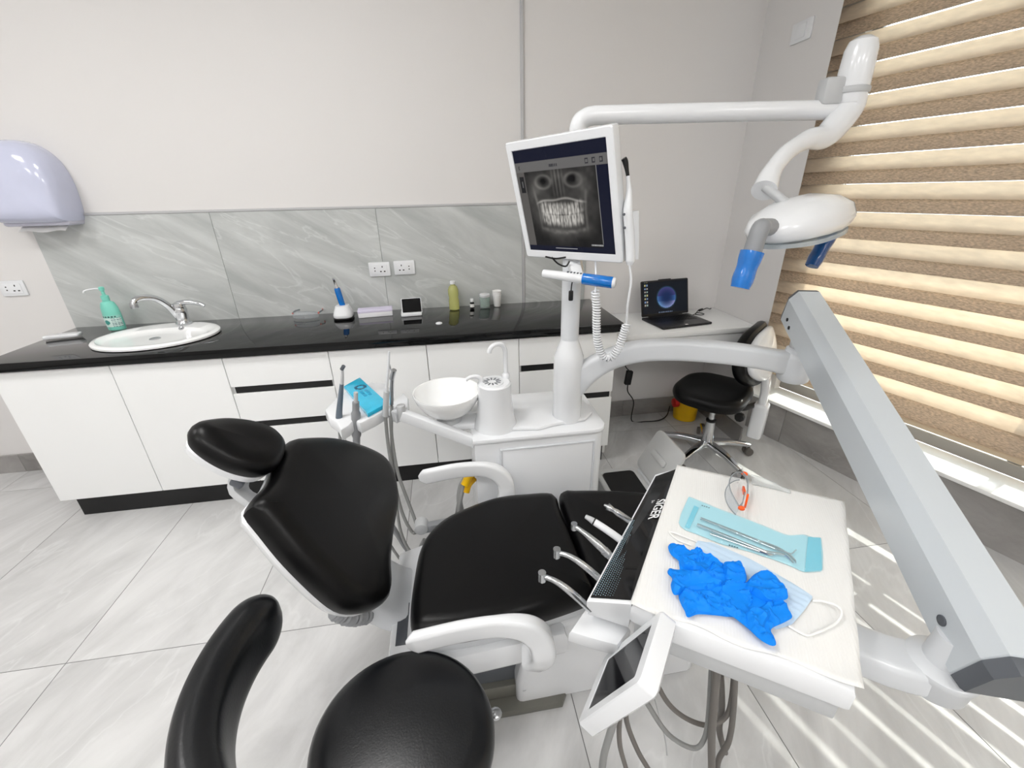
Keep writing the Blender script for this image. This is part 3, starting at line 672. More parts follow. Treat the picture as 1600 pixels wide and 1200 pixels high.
# yellow sharps bin
yb = Vector((1.60, 2.49, 0)); t = thing('sharps_bin', 'yellow plastic sharps bin with red lid under the desk', 'bin', yb)
YEL = mat('yellow_plastic', S(248, 196, 20), .35, var=.03)
RED = mat('red_plastic', S(214, 40, 32), .35, var=.03)
lathe_part('bucket', [(.072, .001), (.077, .004), (.084, .15), (.087, .152), (.087, .16), (.06, .161)], yb, YEL, t, 28)
lathe_part('lid', [(.088, .16), (.089, .17), (.07, .178), (.03, .18)], yb, RED, t, 28)
mb = MB(); q = yb+Vector((-.098, -.02, .135)); mb.cyl(q+Vector((.02, 0, 0)), q+Vector((-.012, 0, 0)), .032, 20, bev=.004); mb.build('flap', RED, t)
# grey pedal bin with its lid up
BB = Vector((.72, 1.49, 0)); bz = .29; t = thing('pedal_bin', 'grey plastic bin with black liner and raised lid beside the cuspidor', 'bin', BB)
GBIN = mat('bin_grey', S(196, 197, 197), .4, var=.03)
o_ = rrect(.205, .235, .03, 4); i_ = rrect(.155, .185, .02, 4); b_ = rrect(.16, .19, .03, 4)
mb = MB(); rings = [[Vector((x, y, z)) for x, y in p] for p, z in ((b_, .002), (rrect(.185, .215, .03, 4), .2), (o_, bz-.03), (o_, bz-.004), (rrect(.197, .227, .028, 4), bz), (rrect(.168, .198, .024, 4), bz), (i_, bz-.006), (rrect(.15, .18, .02, 4), bz-.06))]
mb.rings(rings, Matrix.Translation(BB)); mb.build('bucket', GBIN, t)
LINER = mat('black_liner', S(5, 5, 6), .6, var=.2)
mb = MB(); mb.rings([[Vector((x, y, z)) for x, y in p] for p, z in ((rrect(.152, .182, .021, 4), bz-.004), (rrect(.150, .180, .02, 4), bz-.003), (rrect(.148, .178, .02, 4), bz-.012), (rrect(.142, .172, .02, 4), bz-.05), (rrect(.03, .03, .01, 4), bz-.057))], Matrix.Translation(BB)); mb.build('liner', LINER, t)
Ml = Matrix.Translation(BB+Vector((.105, 0, bz))) @ Matrix.Rotation(math.radians(-62), 4, 'Y')
mb = MB(); mb.prism(rrect(.205, .235, .03, 4, (.115, 0)), -.006, .012, .005, Ml); mb.prism(rrect(.03, .12, .008, 3, (.12, 0)), .012, .022, .004, Ml); mb.build('lid', GBIN, t)
mb = MB(); mb.cyl(BB+Vector((.105, -.08, bz)), BB+Vector((.105, .08, bz)), .012, 12); mb.build('hinge', LGREY, t)
# ------------------------------------------------------------------ stools
def star_base(t, c, r, a0, zhub, leg_m, cast_m):
    for k in range(5):
        a = math.radians(a0+72*k); d = Vector((math.cos(a), math.sin(a), 0)); n = Vector((-d.y, d.x, 0))
        mb = MB(); P = [c+d*.02+Vector((0, 0, zhub)), c+d*(r*.5)+Vector((0, 0, zhub-.004)), c+d*(r*.8)+Vector((0, 0, zhub-.018)), c+d*r+Vector((0, 0, zhub-.03))]
        mb.sweep(spline(P, 4), lambda u: [(x*(1-.45*u), y*(1-.3*u)) for x, y in rrect(.052, .034, .012, 3)], (0, 0, 1)); leg = mb.build('base_leg', leg_m, t)
        q = c+d*(r-.01); mb = MB(); mb.cyl(q+Vector((0, 0, .045)), q+Vector((0, 0, zhub-.03)), .007, 10); mb.build('caster_stem', leg_m, leg)
        for s in (-1, 1):
            w = q+n*(s*.017)+d*.006+Vector((0, 0, .0255)); mb = MB(); mb.cyl(w-n*.009, w+n*.009, .025, 18, bev=.004); mb.build('caster_wheel', cast_m, leg)
CASTM = mat('caster_grey', S(92, 88, 84), .45, var=.08)
# assistant stool by the desk
AC = Vector((1.475, 2.02, 0)); t = thing('assistant_stool', 'black padded stool with white-backed backrest and chrome base by the desk', 'stool', AC)
star_base(t, AC, .265, -8, .095, CHROME, CASTM)
mb = MB(); mb.lathe([(.034, .07), (.036, .085), (.033, .13), (.027, .22), (.026, .24)], 24, Matrix.Translation(AC)); mb.build('column_sleeve', CHROME, t)
mb = MB(); mb.lathe([(.027, .238), (.0285, .24), (.0285, .25), (.025, .252)], 20, Matrix.Translation(AC)); mb.build('column_ring', BLACK, t)
mb = MB(); mb.lathe([(.0165, .25), (.0165, .40)], 18, Matrix.Translation(AC)); mb.build('gas_lift', CHROME, t)
bd = Vector((.64, -.77, 0)); sd_ = Vector((.77, .64, 0))
Ms = frame(AC+Vector((-.03, -.01, .40)), bd, sd_)
mb = MB(); mb.cushion([(-.20, .0), (-.185, .12), (-.11, .20), (.0, .215), (.10, .205), (.175, .14), (.19, .0), (.175, -.14), (.10, -.205), (0, -.215), (-.11, -.20), (-.185, -.12)], .075, .012, Ms, .035); mb.build('seat', LEATHER, t)
mb = MB(); mb.prism(rrect(.2, .16, .02, 3), -.02, .001, .004, Ms); mb.build('seat_plate', BLACK, t)
BC = U(1190, 552, .665); nb = (bd*.97+Vector((0, 0, .20))).normalized()
Mb = frame(BC, sd_, None, nb)
mb = MB(); mb.cushion([(-0.234, 0.000), (-0.215, 0.088), (-0.130, 0.151), (0.000, 0.166), (0.130, 0.151), (0.215, 0.088), (0.234, 0.000), (0.215, -0.088), (0.130, -0.151), (0.000, -0.166), (-0.130, -0.151), (-0.215, -0.088)], .06, .01, Mb @ Matrix.Translation((0, 0, .012)) @ Matrix.Rotation(PI, 4, 'X'), .028, fn=lambda u, v: .9*u*u); mb.build('backrest', LEATHER, t)
mb = MB(); mb.cushion([(-0.195, 0.000), (-0.179, 0.073), (-0.104, 0.127), (0.000, 0.140), (0.104, 0.127), (0.179, 0.073), (0.195, 0.000), (0.179, -0.073), (0.104, -0.127), (0.000, -0.140), (-0.104, -0.127), (-0.179, -0.073)], .04, .02, Mb @ Matrix.Translation((0, 0, .006)), .02, fn=lambda u, v: -.9*u*u); mb.build('back_shell', WHITE, t)
col = [BC+nb*.035+Vector((0, 0, -.07)), BC+nb*.06+Vector((0, 0, -.2)), BC+bd*.062+Vector((0, 0, -.30))]
mb = MB(); mb.sweep(spline(col, 5), lambda u: rrect(.062-.006*u, .042, .012, 3), tuple(bd)); mb.build('back_bracket', WHITE, t)
q = BC+bd*.06+Vector((0, 0, -.395)); mb = MB(); mb.bx(frame(q, bd, sd_), .075, .085, .22, .016, 3); mb.build('back_post', WHITE, t)
kq = U(1157, 650, .31); mb = MB(); mb.tube([AC+bd*.06+Vector((0, 0, .385)), AC+bd*.14+Vector((0, 0, .37)), Vector((q.x, q.y, .36))-bd*.03], .016, 10); mb.build('back_arm', BLACK, t)
mb = MB(); q = q+Vector((0, 0, .05)); mb.lathe([(.018, 0), (.026, .004), (.028, .02), (.024, .032), (.01, .036)], 9, frame(kq, (0, 0, 1), None, (-.75, -.66, 0))); mb.build('adjusting_knob', BLACK, t, smooth=0)

# operator stool in the foreground
OC = Vector((-.165, .545, 0)); t = thing('operator_stool', 'black leather stool with curved arm support in the foreground', 'stool', OC)
star_base(t, OC, .25, 56, .09, CHROME, CASTM)
mb = MB(); mb.lathe([(.034, .07), (.036, .085), (.030, .2), (.028, .26)], 24, Matrix.Translation(OC)); mb.build('column_sleeve', CHROME, t)
mb = MB(); mb.lathe([(.015, .25), (.015, .42)], 18, Matrix.Translation(OC)); mb.build('gas_lift', CHROME, t)
mb = MB(); o_ = [(.19*math.cos(a)*(1 if math.cos(a) < 0 else 1.0), .18*math.sin(a)) for a in [2*PI*k/16 for k in range(16)]]
mb.cushion(o_, .085, .008, Matrix.Translation(OC+Vector((0, 0, .415))) @ Matrix.Rotation(math.radians(-12), 4, 'Z'), .035, k=64); mb.build('seat', LEATHER2, t)
mb = MB(); mb.prism(rrect(.2, .2, .03, 3), .395, .416, .006, Matrix.Translation(OC)); mb.build('seat_plate', BLACK, t)
arc = []
AR = .285; AZ = .72
for k in range(97):
    a = math.radians(146+k*134/96); arc.append(OC+Vector((AR*1.02*math.cos(a), AR*1.0*math.sin(a), AZ-.0*k)))
def armsec(u):
    w_ = min(u, 1-u)/.11; e = math.sqrt(max(.004, 1-(1-min(1, w_))**2))
    return [(x*e, y*e) for x, y in resample(closed_spline([(-.036, -.05), (-.040, 0), (-.034, .045), (-.008, .064), (.02, .058), (.034, .03), (.036, -.02), (.026, -.058), (-.01, -.064)], 4), 28)]
mb = MB(); mb.sweep(arc, armsec, (0, 0, 1)); mb.build('arm_support', LEATHER2, t)
d = Vector((math.cos(math.radians(215)), math.sin(math.radians(215)), 0))
mb = MB(); mb.tube([OC+d*.08+Vector((0, 0, .405)), OC+d*.22+Vector((0, 0, .40)), OC+d*.30+Vector((0, 0, .46)), OC+d*.31+Vector((0, 0, .6)), OC+d*.295+Vector((0, 0, .69))], .013, 12); mb.build('support_rod', CHROME, t)
mb = MB(); dl = Vector((.92, .38, 0)); mb.tube([OC+dl*.05+Vector((0, 0, .39)), OC+dl*.15+Vector((0, 0, .37)), OC+dl*.21+Vector((0, 0, .34))], .006, 8); mb.ball(OC+dl*.215+Vector((0, 0, .336)), (.016, .016, .009), 12); mb.build('height_lever', STEEL, t)
# ------------------------------------------------------------------ dental chair
DC = Vector((.2, .97, 0)); chair = thing('dental_chair', 'white dental chair with black leather upholstery', 'dental chair', DC)
def xy(l): return [tuple(U(*p)[:2]) for p in l]
seat_o = xy([(655, 857, .49), (672, 828, .49), (705, 803, .49), (770, 778, .49), (822, 771, .49), (866, 771, .49), (877, 795, .49), (897, 845, .485), (917, 895, .475), (930, 930, .465), (922, 940, .455), (880, 956, .455), (800, 981, .455), (730, 997, .455), (668, 1004, .455), (646, 996, .46), (641, 960, .47), (646, 905, .48)])
mb = MB(); mb.cushion(seat_o, .085, .006, Matrix.Translation((0, 0, .42)), .032, k=72); mb.build('seat', LEATHER, chair)
mb = MB(); mb.prism(inset(ccw(resample(closed_spline(seat_o, 6), 40)), .012), .395, .43, .008); mb.build('seat_shell', WHITE2, chair)
lr = [(.342, 1.225), (.40, 1.232), (.55, 1.22), (.70, 1.19), (.82, 1.15), (.865, 1.08), (.87, .97), (.865, .86), (.82, .79), (.70, .755), (.55, .735), (.40, .725), (.337, .74), (.331, .85), (.331, .97), (.333, 1.10)]
lr = [(x, .985+(y-.97)*.97) for x, y in lr]
Ml = Matrix.Translation((.34, 0, .425)) @ Matrix.Rotation(math.radians(5), 4, 'Y') @ Matrix.Translation((-.34, 0, 0))
mb = MB(); mb.cushion(lr, .08, .006, Ml, .028, k=64); mb.build('leg_rest', LEATHER, chair)
mb = MB(); mb.prism(inset(ccw(resample(closed_spline(lr, 6), 40)), .015), -.03, .006, .01, Ml); mb.build('leg_rest_shell', WHITE2, chair)
# backrest
be = math.radians(58); bup = Vector((-math.cos(be), 0, math.sin(be))); bw = Vector((0, -1, 0)); bn = bw.cross(bup)
if bn.x < 0: bw = -bw; bn = bw.cross(bup)
BJ = Vector((-.19, .97, .45)); Mb = frame(BJ, bw, bup)
def bk(px, py, off): q = Mb.inverted() @ PL(px, py, BJ+bn*off, bn); return (q.x, q.y)
bpx = [(453, 690, .02), (473, 683, .02), (531, 685, .02), (589, 707, .02), (613, 736, .02), (622, 784, .02), (615, 833, .02), (606, 881, .01), (602, 925, 0), (589, 949, -.01), (560, 960, -.01), (521, 950, -.01), (453, 887, -.01), (405, 829, -.01), (390, 798, 0), (397, 780, .005), (424, 750, .01), (442, 715, .02)]
bo = [bk(*p) for p in bpx]
mb = MB(); mb.cushion(bo, .075, .008, Mb @ Matrix.Translation((0, 0, -.035)), .034, k=84); mb.build('backrest', LEATHER, chair)
bi = ccw(resample(closed_spline(bo, 6), 60))
mb = MB(); mb.rings([[Vector((x, y, z)) for x, y in inset(bi, d)] for d, z in ((.09, -.085), (.05, -.078), (.02, -.055), (.006, -.034), (.012, -.022))], Mb); mb.build('backrest_shell', WHITE, chair)
# headrest
he = math.radians(42); hup = Vector((-math.cos(he), 0, math.sin(he))); hn = bw.cross(hup)
HJ = Vector((-.53, .97, .965)); Mh = frame(HJ, bw, hup)
def hk(px, py, off): q = Mh.inverted() @ PL(px, py, HJ+hn*off, hn); return (q.x, q.y)
ho = [hk(*p) for p in [(295, 682, 0), (302, 663, .01), (325, 652, .02), (360, 649, .02), (400, 655, .02), (430, 668, .02), (444, 690, .01), (442, 713, 0), (428, 736, -.01), (405, 744, -.01), (370, 738, -.01), (335, 723, -.01), (306, 704, -.01)]]
hcx = sum(p[0] for p in ho)/len(ho); hcy = sum(p[1] for p in ho)/len(ho)
mb = MB(); mb.cushion(ho, .065, .004, Mh @ Matrix.Translation((0, 0, -.03)), .04, k=60, fn=lambda u, v: -.012*math.exp(-((u-hcx)**2+(v-hcy)**2)/.004)); mb.build('headrest', LEATHER, chair)
hi = ccw(resample(closed_spline(ho, 6), 48))
mb = MB(); mb.rings([[Vector((x, y, z)) for x, y in inset(hi, d)] for d, z in ((.06, -.062), (.03, -.058), (.012, -.045), (.008, -.03), (.014, -.02))], Mh); mb.build('headrest_shell', WHITE, chair)
hb = Mh @ Vector((hcx, hcy, -.06)); bb = Mb @ Vector((sum(p[0] for p in bo[-3:])/3, sum(p[1] for p in bo[-3:])/3-.06, -.06))
mb = MB(); mb.sweep(spline([hb, hb+Vector((.02, 0, -.035)), (hb+bb)/2+Vector((-.02, 0, -.015)), bb, bb+Vector((.08, 0, -.13))], 4), lambda u: rrect(.06, .018, .006, 2), (1, 0, .3)); mb.build('headrest_bracket', LGREY, chair)
mb = MB(); q = PL(428, 750, BJ+bn*-.03, bn); mb.bx(frame(q, bw, bup), .03, .035, .03, .006); mb.build('release_button', mat('teal_button', S(24, 92, 84), .3), chair)
mb = MB(); q = PL(375, 748, HJ+hn*-.06, hn); mb.bx(frame(q, bw, hup), .05, .03, .02, .006); mb.build('headrest_hinge', DGREY, chair)
# back arm and hip cover
mb = MB(); mb.sweep(spline([Vector((-.36, .97, .60)), Vector((-.27, .97, .42)), Vector((-.14, .97, .34)), Vector((.05, .97, .33))], 5), lambda u: rrect(.2, .07, .02, 3), (0, 1, 0) if False else (1, 0, .4)); mb.build('back_arm', WHITE2, chair)
hc = [tuple(U(*p)[:2]) for p in [(623, 880, .38), (650, 860, .38), (700, 870, .38), (720, 1000, .36), (600, 1012, .36), (586, 1000, .36)]]
mb = MB(); mb.prism([(-.235, .76), (-.06, .74), (.25, .76), (.25, 1.18), (-.06, 1.20), (-.235, 1.14)], .30, .394, .02); mb.build('hip_cover', WHITE, chair)
mb = MB(); mb.prism([(-.215, .80), (-.185, .80), (-.185, .93), (-.215, .93)], .394, .3965, .001); mb.build('cover_slot', DGREY, chair)
# bellows under the backrest
mb = MB(); P = [PL(522, 955, BJ+bn*-.09, bn), PL(548, 965, BJ+bn*-.09, bn), PL(575, 962, BJ+bn*-.09, bn)]
mb.tube(spline(P, 14), lambda t: .020+.003*math.sin(t*110), 12, 0); mb.build('bellows', GREY, chair)
# hinge knuckle on the far side
mb = MB(); q = Vector((-.16, 1.20, .42)); mb.cyl(q, q+Vector((0, .045, 0)), .024, 20, bev=.005); mb.build('hip_joint', LGREY, chair)
mb = MB(); mb.bx(frame(q+Vector((.05, .02, -.005)), (1, 0, .1), (0, 1, 0)), .1, .03, .03, .006); mb.build('hip_link', GREY, chair)
# base
FOOT = mat('olive_grey_metal', S(120, 119, 112), .4, metal=.4, var=.05)
mb = MB(); mb.prism([(-.16, .79), (.255, .79), (.275, .82), (.275, 1.16), (-.16, 1.16)], 0, .03, .006); mb.prism([(-.14, .83), (.24, .83), (.24, 1.14), (-.14, 1.14)], .03, .09, .01); mb.build('foot_plate', FOOT, chair)
mb = MB(); mb.rings([[Vector(p) for p in r] for r in (
    [(.115, .815, .002), (.715, .825, .002), (.715, 1.13, .002), (.115, 1.14, .002)],
    [(.112, .812, .03), (.715, .822, .03), (.715, 1.13, .03), (.112, 1.14, .03)],
    [(.112, .80, .13), (.70, .815, .11), (.70, 1.14, .11), (.112, 1.15, .13)],
    [(.13, .79, .24), (.62, .80, .24), (.62, 1.15, .24), (.13, 1.16, .24)],
    [(.16, .79, .398), (.5, .80, .398), (.5, 1.15, .398), (.16, 1.16, .398)])]); bo_ = mb.build('base_cover', WHITE, chair)
md = bo_.modifiers.new('round', 'BEVEL'); md.width = .02; md.segments = 3; md.limit_method = 'ANGLE'
mb = MB(); mb.prism([(-.10, .85), (.14, .85), (.14, 1.12), (-.10, 1.12)], .08, .31, .01); mb.build('lift_column', DGREY, chair)
mb = MB(); q = Vector((.135, .812, .10)); mb.cyl(q, q-Vector((0, .008, 0)), .006, 12); mb.build('cover_screw', STEEL, chair)
mb = MB(); mb.box((.118, .808, .095), (.70, .8205, .099)); 
# armrests
def armrest(yc, s):
    P = [(-.155, yc, .572), (-.10, yc, .58), (-.02, yc, .588), (.06, yc, .585), (.115, yc, .566), (.148, yc, .53), (.158, yc, .49), (.155, yc-.01*s, .45), (.14, yc-.03*s, .41)]
    mb = MB(); mb.sweep(spline([Vector(p) for p in P], 5), lambda u: [(x*e, y*e) for x, y in rrect(.060, .026+.038*min(1, max(0, u-.35)*2.5), .013, 4) for e in [min(1, .35+u*16)]], (0, -s*0, 1) if False else (0, 1, 0)); mb.build('armrest', WHITE, chair)
armrest(1.295, 1); armrest(.672, -1)
# ------------------------------------------------------------------ cuspidor unit with its pole
PC = Vector((.435, 1.482, 0))
UO = Vector((.3, 1.58, 0)); unit = thing('cuspidor_unit', 'white cuspidor cabinet with round bowl, cup filler and tall pole', 'cuspidor', UO)
def arcpoly(): 
    P = [(.045, 1.372), (.50, 1.372)]
    for k in range(7): a = math.radians(-90+k*15); P.append((.52+.055*math.cos(a), 1.427+.055*math.sin(a)))
    P += [(.575, 1.68)]
    for k in range(1, 7): a = math.radians(k*15); P.append((.505+.07*math.cos(a), 1.68+.07*math.sin(a)))
    P += [(.10, 1.75), (.04, 1.70)]
    return P
bp = arcpoly()
mb = MB(); mb.prism(inset(ccw(bp), .008), .0, .636, .008); mb.build('cabinet', WHITE, unit)
mb = MB(); mb.prism(bp, .634, .656, .008); mb.build('top_cover', WHITE, unit)
mb = MB(); mb.prism([(.19, 1.42), (.30, 1.40), (.36, 1.42), (.50, 1.44), (.545, 1.49), (.545, 1.70), (.19, 1.72), (.15, 1.56)], .655, .672, .012); mb.build('top_plateau', WHITE, unit)
mb = MB(); mb.box((.155, 1.3705, .05), (.515, 1.381, .60), .004, 2); mb.build('front_panel', WHITE, unit)
# frame around the panel
fr_ = MB()
for lo, hi in (((.147, 1.3685, .042), (.155, 1.381, .608)), ((.515, 1.3685, .042), (.523, 1.381, .608)), ((.155, 1.3685, .60), (.515, 1.381, .608)), ((.155, 1.3685, .042), (.515, 1.381, .05))): fr_.box(lo, hi, .0015, 1)
fr_.build('panel_frame', WHITE2, unit)
# bowl
bc = Vector((-.035, 1.525, .80)); mb = MB()
mb.lathe([(.035, -.105), (.06, -.100), (.098, -.07), (.122, -.03), (.131, -.004), (.130, .001), (.1265, .0), (.118, -.03), (.095, -.064), (.058, -.088), (.02, -.093), (.006, -.094)], 48, Matrix.Translation(bc)); mb.build('bowl', CERAMIC, unit)
mb = MB(); mb.lathe([(.012, -.094), (.012, -.088), (.008, -.085), (.003, -.0845)], 16, Matrix.Translation(bc)); mb.build('bowl_drain', CERAMIC, unit)
mb = MB(); mb.lathe([(.05, -.15), (.055, -.145), (.05, -.118), (.04, -.10)], 28, Matrix.Translation(bc)); mb.build('bowl_socket', LGREY, unit)
mb = MB(); mb.sweep([bc+Vector((-.03, .0, -.14)), bc+Vector((.08, 0, -.14)), bc+Vector((.22, .0, -.142))], lambda u: rrect(.11, .03, .012, 3), (0, 0, 1)); mb.build('bowl_shelf', WHITE, unit)
# cup filler tower
tc = Vector((.145, 1.475, .655)); TH = .19
def egg(a, b, z, dx=0): return [Vector((tc.x+dx+a*math.cos(2*PI*j/32), tc.y+b*math.sin(2*PI*j/32), tc.z+z)) for j in range(32)]
mb = MB(); mb.rings([egg(.085, .08, 0), egg(.084, .079, .012), egg(.074, .07, .05), egg(.066, .066, .11), egg(.064, .066, TH-.02), egg(.064, .066, TH-.006), egg(.058, .06, TH)]); mb.build('filler_tower', WHITE, unit)
st = Vector((tc.x-.008, tc.y-.006, tc.z+TH))
mb = MB(); mb.lathe([(.043, .0), (.043, .003), (.040, .004), (.004, .004)], 28, Matrix.Translation(st)); plate_ = mb.build('cup_plate', WHITE, unit)
for k in range(12):
    a = 2*PI*k/12; mb = MB(); mb.bx(Matrix.Translation(st+Vector((0, 0, .0043))) @ Matrix.Rotation(a, 4, 'Z') @ Matrix.Translation((.025, 0, 0)), .018, .0055, .0012); mb.build('drain_slot', DGREY, plate_, smooth=0)
sp = tc+Vector((.05, .035, TH))
mb = MB(); mb.lathe([(.015, -.004), (.016, .004), (.014, .014), (.010, .018)], 16, Matrix.Translation(sp)); mb.tube([sp+Vector((0, 0, .01)), sp+Vector((.0, 0, .07)), sp+Vector((-.002, -.002, .115)), sp+Vector((-.016, -.008, .137)), sp+Vector((-.04, -.016, .14)), sp+Vector((-.058, -.022, .128)), sp+Vector((-.063, -.024, .112))], .0085, 12); mb.build('cup_spout', WHITE, unit)
s2 = tc+Vector((-.048, .0, TH-.006))
mb = MB(); mb.tube([s2, s2+Vector((-.002, 0, .022)), s2+Vector((-.016, -.002, .034)), s2+Vector((-.04, -.004, .034)), s2+Vector((-.058, -.006, .024))], lambda t: .0105-.004*t, 12); mb.build('bowl_spout', WHITE, unit)
# pole
mb = MB(); mb.lathe([(.055, .655), (.057, .66), (.057, .90), (.056, .925), (.046, .955), (.035, .985), (.033, .995)], 36, Matrix.Translation(PC)); mb.build('pole_collar', WHITE, unit)
mb = MB(); mb.lathe([(.0335, .95), (.0335, 1.30), (.028, 1.31), (.028, 1.60)], 28, Matrix.Translation(PC)); mb.build('pole', WHITE2, unit)
# suction connector on the left side
mb = MB(); q = Vector((.034, 1.40, .455)); mb.tube([q+Vector((.01, .02, .03)), q+Vector((-.012, .0, .022)), q+Vector((-.03, -.012, -.005))], .016, 12); mb.build('yellow_valve', mat('valve_yellow', S(240, 190, 10), .35), unit)
mb = MB(); mb.tube([q+Vector((.01, .02, .0)), q+Vector((-.014, .0, -.012)), q+Vector((-.026, -.01, -.04))], .014, 12); mb.build('valve_grip', mat('valve_yellow_dark', S(226, 174, 8), .4), unit)
mb = MB(); mb.tube([q+Vector((-.02, .02, .01)), q+Vector((-.045, .01, -.03)), q+Vector((-.055, .0, -.1)), q+Vector((-.04, -.02, -.2)), q+Vector((-.02, -.03, -.4)), q+Vector((-.02, -.05, -.449))], .012, 10); mb.build('suction_hose', HOSE, unit)
mb = MB(); mb.tube([q+Vector((-.03, .0, -.0)), q+Vector((-.06, -.03, -.12)), q+Vector((-.06, -.03, -.3)), q+Vector((-.05, -.05, -.449))], .008, 8); mb.tube([q+Vector((-.05, .0, -.05)), q+Vector((-.08, -.02, -.2)), q+Vector((-.09, -.03, -.44))], .007, 8); mb.build('drain_hose', HOSE, unit)

# ------------------------------------------------------------------ lamp arm and operating lamp
AE = Vector((1.195, 1.352, 1.705))
lamp = thing('operating_lamp', 'white dental operating lamp with blue-wrapped handles on a long arm', 'lamp', PC+Vector((0, 0, 1.6)))
a0 = PC+Vector((0, 0, 1.60)); d = (AE-PC-Vector((0, 0, 1.705))).normalized()
pts = [a0, PC+Vector((0, 0, 1.655))]+[PC+Vector((0, 0, 1.67))+d*(.05*(1-math.cos(t)))+Vector((0, 0, .035*math.sin(t))) for t in (.5, 1.0, 1.4)]+[PC+d*.09+Vector((0, 0, 1.706)), PC+d*.4+Vector((0, 0, 1.706)), AE]
mb = MB(); mb.tube(pts, .0265, 20, 5); mb.build('arm', WHITE, lamp)
mb = MB(); mb.bx(frame(AE+Vector((-.03, -.0, .045)), d, None, (0, 0, 1)), .06, .05, .07, .01); mb.build('arm_bracket', LGREY, lamp)
JC = AE+Vector((.03, -.01, 0))
mb = MB(); mb.lathe([(.043, .052), (.044, .062), (.043, .10), (.041, .145), (.034, .166), (.018, .176), (.005, .178)], 28, Matrix.Translation(JC)); mb.build('joint_cap', WHITE, lamp)
mb = MB(); mb.lathe([(.046, .038), (.048, .042), (.048, .05), (.046, .054)], 28, Matrix.Translation(JC)); mb.build('joint_ring', LGREY, lamp)
gp = [JC+Vector((0, 0, .045)), JC+Vector((0, 0, -.005)), V(1290, 212, 1.31), V(1262, 218, 1.28), V(1230, 238, 1.24), V(1206, 268, 1.2), V(1194, 298, 1.16)]
mb = MB(); mb.tube(gp, lambda t: .044-.021*min(1, max(0, t-.12)*2.2)+.012*max(0, t-.8)*5*.8, 20, 6); mb.build('swan_neck', WHITE, lamp)
LC = V(1252, 340, 1.12); ax = Vector((.86, .40, .10)).normalized(); nrm = Vector((.10, .12, .98)); 
Mz = frame(LC, ax, None, nrm)
mb = MB(); q0 = gp[-1]+Vector((.0, 0, .01)); mb.cyl(q0, Mz @ Vector((-.05, .0, .03)), .012, 14); mb.build('head_stem', LGREY, lamp)
# the head: a faceted shell, thick in the middle and thin at both ends
def ringh(x, wy, zt, zb, k=7):
    P = []
    for i in range(k): a = PI*i/(k-1); P.append(Vector((x, -wy*math.cos(a), zb*.25+(zt-zb*.25)*math.sin(a)**.8)))
    for i in range(1, k-1): a = PI*i/(k-1); P.append(Vector((x, wy*math.cos(a), zb*.25+(zb*.75)*math.sin(a)**.6)))
    return P
hr = [(-.195, .022, .004, -.016), (-.185, .042, .014, -.03), (-.15, .070, .030, -.042), (-.10, .092, .048, -.048), (-.04, .104, .058, -.05), (.03, .104, .058, -.05), (.09, .094, .050, -.048), (.14, .074, .036, -.044), (.18, .046, .022, -.034), (.192, .022, .006, -.02)]
mb = MB(); mb.rings([ringh(*h) for h in hr], Mz); mb.build('lamp_head', WHITE, lamp, smooth=48)
mb = MB(); mb.rings([[Vector((x*1.0, y, z)) for x, y in resample(closed_spline([(-.15, 0), (-.10, .075), (.03, .088), (.14, .06), (.165, 0), (.14, -.06), (.03, -.088), (-.10, -.075)], 5), 40)] for z in (-.056, -.045)], Mz); mb.build('lamp_glass', glassmat('lamp_glass', S(225, 232, 236), .45, .03), lamp)
mb = MB(); mb.rings([ringh(*h) for h in [(.150, .072, .0365, -.050), (.185, .052, .024, -.048), (.205, .028, .008, -.04)]], Mz); mb.build('end_window', glassmat('clear_end', S(215, 215, 214), .5, .04), lamp)
def handle(p0, p1, p2, film, hub, r=.021, fs_=.36):
    p0, p1, p2 = Vector(p0), Vector(p1), Vector(p2)
    mb = MB(); mb.tube([p0, p0*.3+p1*.7+Vector((0, 0, .004)), p1, p1*.5+p2*.5], r, 16); h = mb.build('handle', hub, lamp)
    mb = MB(); P = [p1+(p2-p1)*t for t in (fs_, fs_+(1-fs_)*.3, fs_+(1-fs_)*.55, fs_+(1-fs_)*.8, 1.0)]
    rr_ = random.Random(5)
    mb.sweep(spline(P, 6), lambda t: [(a*(1+.05*math.sin(t*11)), b_*(1+.05*math.cos(t*9))) for a, b_ in rrect(r*2.35-.005*t, r*2.2-.005*t, r*.75, 3)]); mb.build('handle_film', film, h); return h
BF2 = mat('deep_blue_film', S(4, 70, 130), .25, coat=.6, var=.3, vscale=50, bump=.5, bscale=60)
hq = V(1187, 360, 1.0); handle(hq+(LC-hq).normalized()*.055, hq, V(1156, 450, .985), BLUEFILM, GREY)
hq = V(1300, 358, 1.22); handle(hq+(LC-hq).normalized()*.05, hq, V(1268, 416, 1.20), BF2, DGREY, .018, .12)

